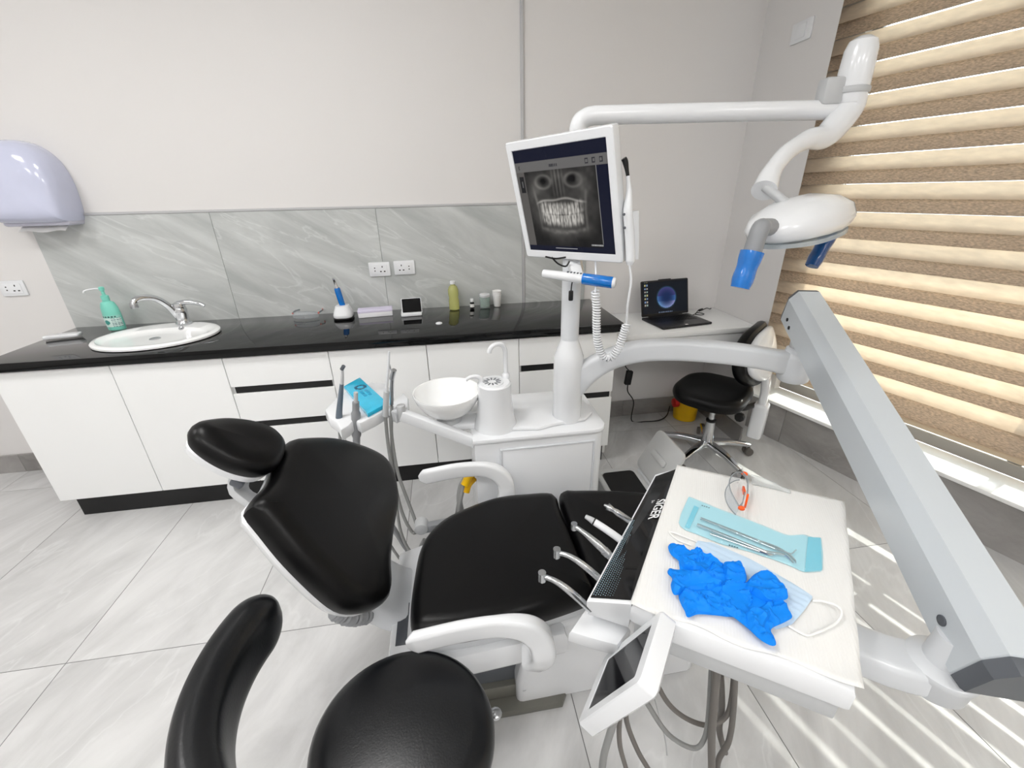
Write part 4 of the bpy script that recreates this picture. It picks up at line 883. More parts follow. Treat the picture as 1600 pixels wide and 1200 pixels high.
# ------------------------------------------------------------------ monitor
my, mt_, mr_ = -.93, -.246, .032
mc = Vector((.374, 1.412, 1.466)); MW, MH = .40, .37
r0 = Vector((math.cos(my), math.sin(my), 0)); n0 = Vector((math.sin(my), -math.cos(my), 0)); u0 = Vector((0, 0, 1))*math.cos(mt_)-n0*math.sin(mt_)
r2 = r0*math.cos(mr_)+u0*math.sin(mr_); u2 = u0*math.cos(mr_)-r0*math.sin(mr_)
Mm = frame(mc, r2, u2)
mon = thing('monitor', 'white monitor showing a dental x-ray, mounted on the pole', 'monitor', mc)
mb = MB()
mb.rings([[Vector((x, y, z)) for x, y in p] for p, z in ((rrect(MW*.86, MH*.86, .01), -.05), (rrect(MW-.004, MH-.004, .01), -.035), (rrect(MW, MH, .008), -.03), (rrect(MW, MH, .008), -.003), (rrect(MW-.006, MH-.006, .007), 0), (rrect(MW-.044, MH-.048, .002), 0), (rrect(MW-.046, MH-.05, .002), -.003), (rrect(.02, .02, .002), -.0032))], Mm); mb.build('case', WHITE, mon)
def sm(a, b, x): t = min(1, max(0, (x-a)/(b-a))); return t*t*(3-2*t)
rn = np.random.default_rng(4); NZ = rn.random((64, 64))
def vn(x, y):
    i, j = int(math.floor(x)), int(math.floor(y)); fx, fy = x-i, y-j; fx = fx*fx*(3-2*fx); fy = fy*fy*(3-2*fy)
    g = lambda a, b: NZ[a % 64, b % 64]
    return (g(i, j)*(1-fx)+g(i+1, j)*fx)*(1-fy)+(g(i, j+1)*(1-fx)+g(i+1, j+1)*fx)*fy
def xray(u, v):
    navy = (.0035, .005, .016)
    if v > .885: return navy
    if v > .795:                                     # tool bar with icons
        g = .115
        for cx in (.80, .87, .94):
            dx, dy = abs(u-cx), abs(v-.84)
            if (dx < .016 and dy < .022) and not (dx < .010 and dy < .014): return (.02, .02, .025)
        if abs(v-.835) < .012 and .40 < u < .50 and int(u*170) % 3: return (.02, .02, .025)
        if u < .07 and abs(u-.045-abs(v-.84)*.4) < .006 and abs(v-.84) < .02: return (.03, .03, .03)
        return (g, g*.97, g*.95)
    side = .02
    if v < .06: 
        if abs(v-.035) < .004 and .34 < u < .60: return (.45, .45, .48)
        return navy
    if u < .10:
        if .03 < u < .085 and .60 < v < .76: return (.012, .012, .013) if not (abs(u-.058) < .008 and abs(v-.68) < .03) else (.10, .10, .10)
        return (.085, .08, .075)
    if u > .885: return (.25, .25, .25) if u < .889 and v > .09 else navy
    # the x-ray itself
    x = (u-.475)/.40; y = (v-.42)/.36
    b = .012+.03*vn(u*9, v*9)+.018*vn(u*23, v*23)
    b += .09*math.exp(-((x-.75)/.28)**2-((y-.75)/.4)**2)*(.5+vn(u*26+3, v*26))            # skull on the right
    b += .05*math.exp(-((x+.72)/.22)**2-((y-.7)/.3)**2)
    for s in (-1, 1):                                                                      # orbits, jaw rami
        b -= .05*math.exp(-((x-s*.42)/.13)**2-((y-.78)/.10)**2)
        b += .07*math.exp(-((math.hypot((x-s*.42)/1.3, y-.76)-.17)/.035)**2)
        b += .07*math.exp(-((x-s*(.66+.12*max(0, y)))/.035)**2)*sm(-.7, -.2, y)*sm(.75, .3, y)
    b += .06*(math.exp(-((abs(x)-.05)/.025)**2)+.6*math.exp(-((abs(x)-.14)/.03)**2))*sm(.25, .5, y)     # nasal septum
    arch = .30-.20*x*x+.02*math.sin(x*9)
    b += .22*math.exp(-((y-arch)/.028)**2)*sm(.75, .55, abs(x))                            # palate line
    for yc_, c2, hgt, w_ in ((.02, .16, .16, 1), (-.26, .22, .17, 1)):                     # two rows of teeth
        yy = y-(yc_+c2*x*x*(1 if yc_ > 0 else .9))
        tw = .085 if abs(x) < .3 else .125
        xx = x+.02*math.sin(x*17+yc_*30)+.03*(vn(x*6+3, yc_*40)-.5); ph = (xx/tw) % 1; yy += .05*(vn(math.floor(xx/tw)*1.7+9, yc_*50)-.5)
        if abs(x) < .62:
            tooth = sm(0, .16, ph)*sm(1, .84, ph); body = math.exp(-(yy/hgt)**4)
            b += .34*tooth*body*(.35+.9*vn(x*24+7, y*11))*sm(.66, .5, abs(x))
    b -= .12*math.exp(-((y+.125-.19*x*x)/(.018+.05*abs(x)**1.5))**2)*sm(.66, .5, abs(x))                      # bite gap
    b += .06*math.exp(-((y+.60-.25*x*x)/.06)**2)*sm(.8, .5, abs(x))*(.5+vn(x*14, y*14))    # lower jaw rim
    b *= .35+.65*sm(1.15, .75, math.hypot(x, y*.95)); b *= 1-.5*sm(-.5, -1.0, y)
    b = max(.003, b*(.55+.9*vn(u*5+20, v*5)))*.95
    if v < .09 and u > .76 and int(u*200) % 3 and v > .07: return (.4, .4, .4)
    return (b*1.04, b, b*.93)
printed('screen', xray, 220, 200, Mm @ Matrix.Translation((0, 0, -.0024)), MW-.048, MH-.052, SCREEN, mon)
# bracket and handle bar below the monitor
hb0 = mc-u2*(MH/2+.045)+n0*(-.005)
mb = MB(); mb.bx(frame(mc-u2*(MH/2+.018)-n0*.02, r2, u2), .06, .05, .012, .002); mb.build('bracket', STEEL, mon)
mb = MB(); mb.sweep([mc-n0*.03-u2*.1, PC+Vector((0, 0, 1.36))+n0*.0, PC+Vector((0, 0, 1.36))], lambda u: rrect(.06, .05, .01, 2)); mb.build('mount', WHITE2, mon)
HC = V(905, 436, 1.385); hd = (V(962, 443, 1.30)-V(846, 427, 1.44)).normalized(); 
hA = V(848, 427, 1.44); hB = V(960, 442, 1.31)
mb = MB(); mb.cyl(hA, hA+(hB-hA)*.6, .0135, 18, r1=.0165, bev=.004); bar = mb.build('handle_bar', WHITE, mon)
mb = MB(); mb.cyl(hA+(hB-hA)*.57, hB-(hB-hA)*.02, .0185, 18, bev=.003); mb.build('handle_film', BLUEFILM, bar)
mb = MB(); mb.cyl(hA+(hB-hA)*.9, hB+(hB-hA)*.02, .017, 18, bev=.006); mb.build('handle_cap', WHITE, bar)
for k in range(5):
    mb = MB(); q = hA+(hB-hA)*(.36+.045*k)+Vector((-.0, -.004, .016)); mb.bx(frame(q, hd, None, (0, -.3, 1)), .006, .008, .003, .001); mb.build('button', DGREY, bar)
mb = MB(); q = PC+Vector((0, 0, 1.28)); mb.sweep([q, (hA+hB)/2], lambda u: rrect(.04, .03, .008, 2)); mb.build('bar_mount', WHITE, mon)
q = V(892, 462, 1.40); mb = MB(); mb.bx(Matrix.Translation(q), .016, .010, .035, .004); mb.tube([q+Vector((0, 0, .016)), q+Vector((.002, 0, .04)), hA+(hB-hA)*.45], .0022, 6); mb.build('usb_plug', BLACK, mon)
mb = MB(); mb.tube([V(862, 402, 1.42), V(872, 412, 1.42), V(884, 416, 1.42), V(890, 408, 1.42)], .003, 6); mb.tube([V(852, 401, 1.43), V(868, 404, 1.42), V(884, 402, 1.42)], .003, 6); mb.build('video_cable', BLACK, mon)

# ------------------------------------------------------------------ intraoral camera in its holder, coiled cord
ic = V(985, 340, 1.27); t = thing('intraoral_camera', 'white wand camera with black tip and coiled cord beside the monitor', 'camera', ic)
hp = [V(976, 250, 1.27), V(981, 275, 1.27), V(983, 300, 1.265), V(981, 330, 1.26), V(984, 370, 1.26), V(985, 402, 1.26), V(984, 414, 1.26)]
mb = MB(); mb.tube(hp[1:], lambda u: .006+.008*sm(.05, .45, u)-.005*sm(.85, 1, u), 14); mb.build('wand', WHITE, t)
mb = MB(); mb.tube([hp[0]+Vector((-.003, 0, .004)), hp[0]+Vector((.003, 0, -.006)), hp[1], hp[1]+(hp[2]-hp[1])*.2], lambda u: .008-.003*sm(.3, .6, u), 10); mb.build('camera_tip', BLACK, t)
mb = MB(); mb.sweep([V(990, 330, 1.28), V(991, 370, 1.28), V(990, 405, 1.28)], lambda u: rrect(.03, .016, .006, 3), (0, 1, 0)); mb.build('holder', WHITE, t)
for px, py in ((975, 335), (976, 356)): q = V(px, py, 1.247); mb = MB(); mb.ball(q, .004, 10); mb.build('button', DGREY, t)
path = spline([V(930, 455, 1.33), V(932, 480, 1.33), V(932, 510, 1.33), V(934, 535, 1.33), V(942, 556, 1.33), V(955, 558, 1.32), V(967, 542, 1.31), V(974, 522, 1.30), V(979, 506, 1.29)], 40)
L_ = [0]
for a, b in zip(path, path[1:]): L_.append(L_[-1]+(b-a).length)
tot = L_[-1]; turns = 44; hl = []
for k in range(turns*12):
    s_ = tot*k/(turns*12-1); i = max(0, min(len(path)-2, next((j for j, q in enumerate(L_) if q > s_), len(L_)-1)-1)); f_ = (s_-L_[i])/max(1e-9, L_[i+1]-L_[i]); p = path[i].lerp(path[i+1], f_)
    tg = (path[min(i+2, len(path)-1)]-path[max(i-1, 0)]).normalized(); x_ = tg.cross(Vector((0, 1, 0))).normalized(); y_ = Vector((0, 1, 0)); a = 2*PI*k/12
    hl.append(p+x_*(.0115*math.cos(a))+y_*(.0115*math.sin(a)))
mb = MB(); mb.tube(hl, .0031, 6, 0); mb.build('coiled_cord', WHITE, t)
mb = MB(); mb.tube([V(984, 414, 1.26), V(986, 440, 1.26), V(981, 475, 1.27), V(979, 508, 1.29)], .0038, 8); mb.tube([V(930, 400, 1.38), V(931, 430, 1.36), V(930, 458, 1.33)], .003, 8); mb.build('cord', WHITE, t)

# ------------------------------------------------------------------ assistant's holder
ah = U(560, 640, .75); t = thing('assistant_holder', 'white assistant instrument holder on an arm from the cuspidor', 'instrument holder', ah)
mb = MB(); A_ = V(628, 648, 1.45); B_ = V(742, 690, 1.41)
mb.sweep([A_, A_+(B_-A_)*.3, B_], lambda u: rrect(.034, .040, .004, 2), (0, 0, 1)); mb.build('arm', WHITE, t)
mb = MB(); mb.cyl(A_+Vector((0, 0, -.02)), A_+Vector((0, 0, .04)), .016, 16, bev=.003); mb.build('arm_pivot', LGREY, t)
mb = MB(); mb.prism(xy([(614, 628, .76), (630, 614, .76), (638, 622, .76), (637, 636, .76), (618, 646, .76), (606, 640, .76)]), .715, .762, .006); mb.build('arm_head', WHITE, t)
for px, py in ((633, 630), (634, 637)): mb = MB(); q = U(px, py, .74); mb.ball(q, .003, 8); mb.build('screw', DGREY, t)
hz = .768
mb = MB(); mb.prism(xy([(507, 640, hz), (524, 622, hz), (548, 606, hz), (580, 596, hz), (604, 598, hz), (614, 612, hz), (614, 628, hz), (602, 640, hz), (585, 650, hz), (562, 661, hz), (553, 655, hz), (545, 664, hz), (532, 672, hz), (526, 660, hz), (514, 652, hz)]), .722, hz, .008); mb.build('plate', WHITE, t)
# keypad wrapped in blue film
kz = .786
kp = [(537, 603), (562, 589), (606, 629), (574, 646)]; kc = U(571, 617, hz)
t2 = thing('control_keypad', 'keypad wrapped in light blue film lying on the assistant holder', 'keypad', kc)
KF = mat('cyan_film', S(20, 186, 226), .22, coat=.7, var=.12, vscale=60, bump=.3, bscale=70)
mb = MB(); mb.prism(xy([(a, b, kz) for a, b in kp]), hz+.0005, kz, .004); mb.build('body', KF, t2)
k0 = U(564, 606, kz); Ko = U(571, 617, kz); kx = (U(606, 629, kz)-U(562, 589, kz)).normalized()
Mk = frame(U(563, 605, kz), kx, None, (0, 0, 1))
for k in range(8):
    mb = MB(); a0_ = 2*PI*k/8+.08; a1_ = a0_+2*PI/8-.16
    P = [(.024*math.cos(a0_+(a1_-a0_)*i/4), .024*math.sin(a0_+(a1_-a0_)*i/4)) for i in range(5)]+[(.013*math.cos(a1_-(a1_-a0_)*i/4), .013*math.sin(a1_-(a1_-a0_)*i/4)) for i in range(5)]
    mb.prism(P, 0, .0006, 0, Mk); mb.build('ring_key', mat('keypad_navy', S(10, 66, 96), .3) if k == 0 else bpy.data.materials['keypad_navy'], t2, smooth=0)
KD = mat('keypad_teal', S(10, 150, 190), .3)
for i in range(3):
    for j in range(2):
        mb = MB(); mb.prism(rrect(.016, .012, .002, 2, (.045+i*.022, -.012+j*.02)), 0, .0006, 0, Mk); mb.build('key', KD, t2, smooth=0)
# instruments standing in the holder
def inst(label, name, pts, rad, m, tips, hose, org, cat, rh=.006, hm=HOSE):
    t = thing(name, label, cat, org, 'instruments in the assistant holder')
    mb = MB(); mb.tube(pts, rad, 14); mb.build('body', m, t)
    for nm, P, r, mm in tips: mb = MB(); mb.tube(P, r, 12); mb.build(nm, mm, t)
    mb = MB(); mb.tube(hose, rh, 10); mb.build('hose', hm, t); return t
bz_ = .74
SLATE = mat('slate_plastic', S(96, 108, 120), .35, var=.04)
a = V(530, 660, 1.44); inst('slate grey curing handpiece standing upright at the left of the holder', 'curing_handpiece', [V(530, 664, 1.44), V(530, 645, 1.44), V(532, 622, 1.44), V(534, 600, 1.44)], lambda u: .013-.006*u, SLATE, [('neck', [V(534, 603, 1.44), V(535, 588, 1.44), V(535, 577, 1.44)], lambda u: .0065-.002*u, LGREY), ('lens_tip', [V(534, 577, 1.43), V(537, 572, 1.425)], .0065, DGREY)],
     [V(530, 664, 1.44), V(532, 700, 1.44), V(530, 740, 1.46), Vector((-.36, 1.44, .25)), Vector((-.25, 1.40, .04)), Vector((-.05, 1.40, .012))], a, 'handpiece')
a = V(557, 665, 1.42); inst('thick grey suction valve hanging in the front notch of the holder', 'suction_valve', [V(557, 700, 1.42), V(557, 680, 1.42), V(556, 650, 1.42), V(556, 628, 1.42)], lambda u: .013-.001*u+.004*(.3 < u < .75), GREY, [('tip', [V(556, 630, 1.42), V(556, 620, 1.42), V(556, 613, 1.42)], .0075, LGREY)],
     [V(557, 698, 1.42), V(559, 740, 1.42), Vector((-.32, 1.43, .30)), Vector((-.2, 1.40, .05)), Vector((-.02, 1.41, .016))], a, 'valve', .011, GREY)
a = V(603, 640, 1.44); inst('slim white saliva ejector standing tallest in the holder', 'saliva_ejector', [V(602, 645, 1.44), V(603, 620, 1.44), V(605, 595, 1.44), V(607, 572, 1.44), V(608, 549, 1.44)], lambda u: .0085-.005*u, WHITE2, [('valve', [V(602, 650, 1.44), V(603, 630, 1.44), V(604, 612, 1.44)], .0105, LGREY), ('wire', [V(607, 565, 1.44), V(610, 572, 1.44), V(612, 582, 1.44)], .0012, LGREY)],
     [V(602, 648, 1.44), V(606, 690, 1.44), V(614, 740, 1.42), V(628, 800, 1.38), V(645, 832, 1.34), V(651, 822, 1.34), V(640, 790, 1.38), V(622, 740, 1.42), V(613, 690, 1.46), V(610, 650, 1.48)], a, 'ejector', .0065)
a = V(613, 625, 1.48); inst('chrome air-water syringe standing beside the saliva ejector', 'air_syringe', [V(612, 632, 1.48), V(612, 612, 1.48), V(613, 592, 1.48)], .0075, STEEL, [('head', [V(612, 592, 1.48), V(614, 584, 1.475), V(616, 578, 1.47)], .0095, STEEL), ('nozzle', [V(613, 584, 1.475), V(609, 572, 1.47), V(607, 562, 1.47)], .0022, CHROME)],
     [V(612, 634, 1.48), V(612, 690, 1.46), V(617, 760, 1.43), V(626, 830, 1.36), V(646, 866, 1.30), Vector((-.16, 1.25, .33))], a, 'syringe', .006)
# ------------------------------------------------------------------ delivery unit: arms, instrument table, display
TZ = .762
JP = U(1243, 578, .885)
du = thing('delivery_unit', 'white dental delivery table with black control strip on jointed arms', 'delivery table', JP)
pd = Vector((JP.x-PC.x, JP.y-PC.y, 0)); pn_ = Vector((-pd.y, pd.x, 0)).normalized()
def AP(px, py): return PL(px, py, PC, pn_)
cl = [AP(893, 604), AP(915, 583), AP(948, 563), AP(995, 549), AP(1050, 546), AP(1110, 549), AP(1170, 556), AP(1215, 564), AP(1243, 570)]
mb = MB(); mb.sweep(spline(cl, 6), lambda u: rrect(.062, .078+.024*max(0, 1-u*4)+.012*sm(.8, 1, u), .018, 4), (0, 0, 1)); mb.build('curved_arm', WHITE2, du)
mb = MB(); mb.lathe([(.045, -.06), (.052, -.052), (.055, -.03), (.055, .03), (.05, .045), (.044, .05), (.042, .062), (.036, .066)], 32, Matrix.Translation((cl[-1].x, cl[-1].y, cl[-1].z))); mb.build('elbow', WHITE2, du)
LJ = U(1468, 1045, .655)
topa = Vector((cl[-1].x, cl[-1].y, 1.085)); bota = Vector((LJ.x+.035, LJ.y-.0, .775))
ad_ = (bota-topa).normalized()
def hexs(w, h): return [(-w*.5, -h*.5), (w*.5, -h*.5), (w*.5, h*.22), (w*.30, h*.5), (-w*.30, h*.5), (-w*.5, h*.22)]
e0, e1 = topa-ad_*.07, bota+ad_*.075
ARMM = mat('arm_enamel', S(200, 206, 211), .28, coat=.35, var=.015)
mb = MB(); mb.sweep([e0, e0+ad_*.004, e1-ad_*.004, e1], lambda u: hexs(.108-.006*(u in (0, 1)), .118-.006*(u in (0, 1))), (0, 0, 1)); mb.build('balance_arm', ARMM, du, smooth=20)
mb = MB(); mb.sweep([e0-ad_*.014, e0-ad_*.008, e0], lambda u: hexs(.098+.008*u, .108+.008*u), (0, 0, 1)); mb.build('arm_cap', DGREY, du, smooth=25)
mb = MB(); mb.sweep([e1, e1+ad_*.02, e1+ad_*.026], lambda u: hexs(.108-.012*u, .118-.012*u), (0, 0, 1)); mb.build('arm_cap', DGREY, du, smooth=25)
mb = MB(); mb.cyl((cl[-1].x, cl[-1].y, cl[-1].z+.05), (cl[-1].x, cl[-1].y, 1.03), .034, 24); mb.build('elbow_pin', LGREY, du)
sx_ = ad_.cross(Vector((0, 0, 1))).normalized(); sx_ = sx_ if sx_.x < 0 else -sx_
for f_, hh in ((.045, -.028), (.075, -.04)):
    q = e0+ad_*f_+sx_*.0535+Vector((0, 0, hh)); mb = MB(); mb.cyl(q, q+sx_*.003, .0065, 12); mb.build('screw', BLACK, du)
q = e1-ad_*.08+sx_*.0535+Vector((0, 0, -.015)); mb = MB(); mb.cyl(q, q+sx_*.004, .010, 16, bev=.001); mb.build('screw', DGREY, du)
# lower joint and arm under the table
mb = MB(); mb.lathe([(.044, -.045), (.050, -.038), (.052, .0), (.056, .006), (.056, .018), (.048, .024), (.034, .03), (.030, .09)], 32, Matrix.Translation(LJ)); mb.build('lower_joint', WHITE2, du)
tcn = U(1180, 900, .70)
mb = MB(); mb.sweep(spline([LJ+Vector((.0, 0, -.012)), LJ+Vector((-.1, .06, -.012)), Vector((.62, .62, .645)), Vector((.52, .70, .645))], 4), lambda u: rrect(.085, .062, .014, 3), (0, 0, 1)); mb.build('lower_arm', WHITE2, du)
mb = MB(); mb.cyl((.55, .67, .60), (.55, .67, .69), .05, 24, bev=.006); mb.build('table_pivot', LGREY, du)
# table
P2, P3, P4, P5, P6 = [U(a, b, TZ) for a, b in ((1060, 731), (1315, 784), (1340, 1083), (1052, 976), (987, 943))]
tb = [tuple(p[:2]) for p in (P2, P3, P4, P5, P6)]
mb = MB(); mb.prism(tb, .708, TZ, .010); mb.build('table', WHITE, du)
ti = inset(ccw(tb), .010); mb = MB(); mb.prism(ti, .664, .709, .006); mb.build('table_underside', LGREY, du)
# control strip
Z7 = .732; P7 = U(917, 938, Z7); P1 = U(1024, 741, Z7)
def strip(ins, dz):
    return [Vector((p.x, p.y, p.z+dz)) for p in (P2, P6, P7, P1)]
q2, q6 = P2.copy(), P6.copy()
def lerp4(u, v): return (P1.lerp(P2, u)).lerp(P7.lerp(P6, u), v)     # u across, v towards the front
mb = MB(); top = [P1, P2, P6, P7]; cen = sum((p for p in top), Vector())/4
def shr(z, k): return [Vector((cen.x+(p.x-cen.x)*k, cen.y+(p.y-cen.y)*k, z if z is not None else p.z)) for p in top]
mb.rings([shr(.672, .90), shr(.68, .96), [p-Vector((0, 0, .012)) for p in top], [p-Vector((0, 0, .003)) for p in top], [cen+(p-cen)*.985 for p in top]]); mb.build('panel_body', WHITE, du, smooth=25)
mb = MB(); g_ = [lerp4(.10, .035), lerp4(.97, .012), lerp4(.96, .985), lerp4(.06, .985)]; nz_ = (P7-P1).cross(P2-P1).normalized(); nz_ = nz_ if nz_.z > 0 else -nz_
mb.rings([[p+nz_*.0002 for p in g_], [p+nz_*.0016 for p in g_]]); strip_ = mb.build('black_strip', BLKGLASS, du, smooth=0)
# lettering and dots printed on the strip
DOT = mat('dot_print', S(150, 182, 196), .4, var=0); INK = mat('white_print', S(235, 236, 238), .4, var=0)
dn = (lerp4(.5, .6)-lerp4(.5, .3)).normalized()
Mt = frame(lerp4(.62, .30)+nz_*.0018, dn, None, nz_)
lettering('SIGER', .036, Mt, INK, strip_, 'lettering', .0007, .0001, squash=.92)
Mt2 = frame(lerp4(.46, .30)+nz_*.0018, dn, None, nz_); lettering('Smart Dental Unit', .0105, Mt2, INK, strip_, 'small_lettering', 0, .0001)
mb = MB()
for i in range(9):
    for j in range(44):
        u = .10+i*.055; v = .46+j*.0118+.004*(i % 2)
        if v > .975 or u > .12+(v-.42)*.95: continue
        s_ = .0010*(1-i*.06); p = lerp4(u, v)+nz_*.0018; x_ = dn; y_ = nz_.cross(dn)
        n = len(mb.v); mb.v += [p-x_*s_*1.6-y_*s_, p+x_*s_*1.6-y_*s_, p+x_*s_*1.6+y_*s_, p-x_*s_*1.6+y_*s_]; mb.f.append((n, n+1, n+2, n+3))
d_ = mb.build('dot_pattern', DOT, strip_, smooth=0); d_['kind'] = 'stuff'
# rest under the handpieces
mb = MB(); mb.prism([tuple(U(a, b, .655)[:2]) for a, b in ((889, 990), (913, 955), (960, 957), (985, 985), (965, 1012), (920, 1000))], .625, .662, .008); mb.build('front_wing', WHITE, du)
# display on its bracket
sn = Vector((-.688, .584, .431)); sa = Vector((.352, -.251, .902)); sb = Vector((.635, .772, -.033)); SCN = Vector((.26, .477, .69))
Md = frame(SCN, sb, sa); 
if (Md.col[2].to_3d()).dot(sn) < 0: Md = frame(SCN, -sb, sa)
mb = MB(); mb.rings([[Vector((x, y, z)) for x, y in p] for p, z in ((rrect(.14, .205, .012), -.036), (rrect(.155, .222, .012), -.03), (rrect(.155, .222, .012), -.004), (rrect(.149, .216, .010), 0), (rrect(.115, .168, .004), 0), (rrect(.112, .165, .003), -.003), (rrect(.02, .02, .003), -.0032))], Md); disp = mb.build('display', WHITE, du)
mb = MB(); mb.prism(rrect(.112, .165, .003, 2), -.003, -.0015, 0, Md); mb.build('display_glass', mat('display_glass', S(22, 22, 26), .08, var=0, spec=.12), disp, smooth=0)
q = Md @ Vector((0, .02, -.036)); q3 = P5.lerp(P6, .3); mb = MB(); mb.ball(q, .02, 16); mb.tube([q, q.lerp(Vector((q3.x, q3.y, .70)), .5), Vector((q3.x+.03, q3.y+.04, .70))], .013, 12); mb.build('display_bracket', WHITE, du)
# hoses below the table
def hose(pts, y, r, m, tail=None):
    mb = MB(); P = [V(a, b, y) for a, b in pts]
    if tail: P += [Vector(p) for p in tail]
    mb.tube(P, r, 10); return mb.build('hose', m, du)
hose([(985, 1040), (968, 1100), (952, 1150), (942, 1190), (940, 1240)], .52, .0085, HOSE)
hose([(985, 1060), (970, 1110), (968, 1160), (978, 1200), (990, 1240)], .53, .0058, DHOSE)
hose([(985, 1070), (978, 1120), (995, 1170), (1015, 1205), (1040, 1250)], .55, .0062, DHOSE)
hose([(985, 1050), (1012, 1100), (1045, 1148), (1083, 1169), (1100, 1155), (1107, 1115), (1114, 1005)], .56, .0062, HOSE)
hose([(1005, 1010), (1035, 1085), (1065, 1118), (1103, 1133), (1132, 1122), (1143, 1090), (1149, 1005)], .58, .0062, DHOSE)
hose([(1122, 1005), (1116, 1100), (1112, 1150), (1112, 1210), (1110, 1260)], .54, .0095, DHOSE)
hose([(1122, 1000), (1128, 1100), (1124, 1140), (1134, 1180), (1150, 1240)], .60, .0085, DHOSE)
hose([(1150, 1010), (1146, 1110), (1138, 1160), (1122, 1190), (1120, 1240)], .57, .0075, DHOSE)
hose([(1020, 1080), (1030, 1120), (1040, 1160), (1043, 1200), (1044, 1250)], .62, .0016, LGREY)

# ------------------------------------------------------------------ handpieces lying out of the strip
HPM = mat('handpiece_steel', S(196, 198, 200), .25, metal=.9, var=.04)
def hpiece(label, name, pts, rad, m, extra, cat='handpiece'):
    P = [U(*p) for p in pts]; t = thing(name, label, cat, P[-1], 'handpieces on the delivery table')
    mb = MB(); mb.tube(P, rad, 16); mb.build('body', m, t)
    for nm, Q, r, mm in extra:
        Q = [Vector(q) if len(q) == 3 and not isinstance(q[0], int) else U(*q) for q in Q]; mb = MB(); mb.tube(Q, r, 14, 4); mb.build(nm, mm, t)
    return t
def headp(px, py, z, dn_, r, h): p = U(px, py, z); return [p+Vector((0, 0, h*.4)), p+dn_*h*.0, p-Vector((0, 0, h*.6))]
for lab, tip, mid, mid2, end in (('slim steel dental handpiece nearest the display, with small angled head', (847, 900), (868, 908), (892, 925), (922, 952)), ('slim steel dental handpiece second from the display, with small angled head', (870, 863), (892, 870), (918, 888), (952, 918))):
    p = U(*tip, .765)
    hpiece(lab, 'dental_handpiece', [(*tip, .765), (*mid, .765), (*mid2, .745), (*end, .695)], lambda u: .0052+.0024*sm(.1, .75, u), HPM, [('head', [p+Vector((0, 0, .010)), p, p-Vector((0, 0, .012))], .0085, HPM), ('bur_collar', [p-Vector((0, 0, .011)), p-Vector((0, 0, .017))], .0045, STEEL)])
p = U(897, 822, .765); hpiece('grey straight handpiece third from the display, thickening toward the strip', 'slow_handpiece', [(897, 822, .765), (912, 832, .762), (932, 849, .745), (946, 862, .728), (970, 886, .695)], lambda u: .0055+.0040*sm(.15, .6, u), HPM, [('head', [p+Vector((0, 0, .008)), p-Vector((0, 0, .009))], .0078, HPM), ('collar', [(944, 860, .731), (950, 866, .723)], .0103, STEEL)])
hpiece('white plastic scaler handpiece with a thin dark ring', 'scaler_handpiece', [(928, 815, .768), (945, 826, .756), (965, 840, .735), (988, 858, .70)], lambda u: .0086+.0008*u, WHITE, [('tip_cap', [(915, 807, .774), (922, 811, .772), (928, 815, .768)], lambda u: .005+.0035*u, LGREY), ('ring', [(927, 814.4, .7685), (929, 815.6, .7675)], .0091, BLACK)])
hpiece('steel three-way syringe farthest from the display, with pointed nozzle', 'three_way_syringe', [(950, 792, .768), (958, 797, .762), (972, 806, .745), (1000, 826, .70)], lambda u: .0084-.0020*math.exp(-((u-.35)/.12)**2), HPM, [('nozzle', [(944, 789, .772), (950, 792, .768)], lambda u: .0025+.004*u, STEEL), ('rim', [(949, 791.4, .7685), (952, 793.2, .767)], .0090, STEEL)])

# ------------------------------------------------------------------ paper liner on the table
LN = bpy.data.materials.new('ribbed_paper'); LN.use_nodes = True
N = LN.node_tree.nodes; L = LN.node_tree.links; b = N['Principled BSDF']; b.inputs['Base Color'].default_value = S(232, 232, 230); b.inputs['Roughness'].default_value = .85
tcx = N.new('ShaderNodeTexCoord'); mp_ = N.new('ShaderNodeMapping'); mp_.inputs['Rotation'].default_value = (0, 0, math.radians(30)); L.new(tcx.outputs['Object'], mp_.inputs[0])
wv = N.new('ShaderNodeTexWave'); wv.inputs['Scale'].default_value = 60; wv.inputs['Distortion'].default_value = .05; wv.inputs['Detail'].default_value = 1; L.new(mp_.outputs[0], wv.inputs[0])
bp_ = N.new('ShaderNodeBump'); bp_.inputs['Strength'].default_value = .16; bp_.inputs['Distance'].default_value = .002; L.new(wv.outputs[0], bp_.inputs['Height']); L.new(bp_.outputs[0], b.inputs['Normal'])
la_, lb_, lc_, ld_ = [U(a, bb, TZ) for a, bb in ((1058, 727), (1319, 783), (1348, 1078), (985, 944))]
def liner(u, v):
    p = (la_.lerp(lb_, u)).lerp(ld_.lerp(lc_, u), v)
    z = TZ+.0016+.0008*math.sin(u*19+v*3)*math.sin(v*11)
    e = max(0, v-.955)/.045
    if e > 0: p = p+(ld_-la_).normalized()*(.010*math.sin(u*15)*e*.4); z += .003*e*math.sin(u*21+1)*(.3+u)
    if u > .97: z += .002*math.sin(v*25)*(u-.97)/.03
    z += .010*max(0, u-.93)/.07*max(0, v-.90)/.10*.6
    return Vector((p.x, p.y, max(z, TZ+.0010)))
mb = MB(); mb.grid(liner, 40, 48)
lo_ = mb.build('paper_liner', LN, loc=cen); tag(lo_, 'white ribbed paper towel spread over the delivery table', 'paper towel')
md = lo_.modifiers.new('thick', 'SOLIDIFY'); md.thickness = .0008; md.offset = -1
LZ = TZ+.0035

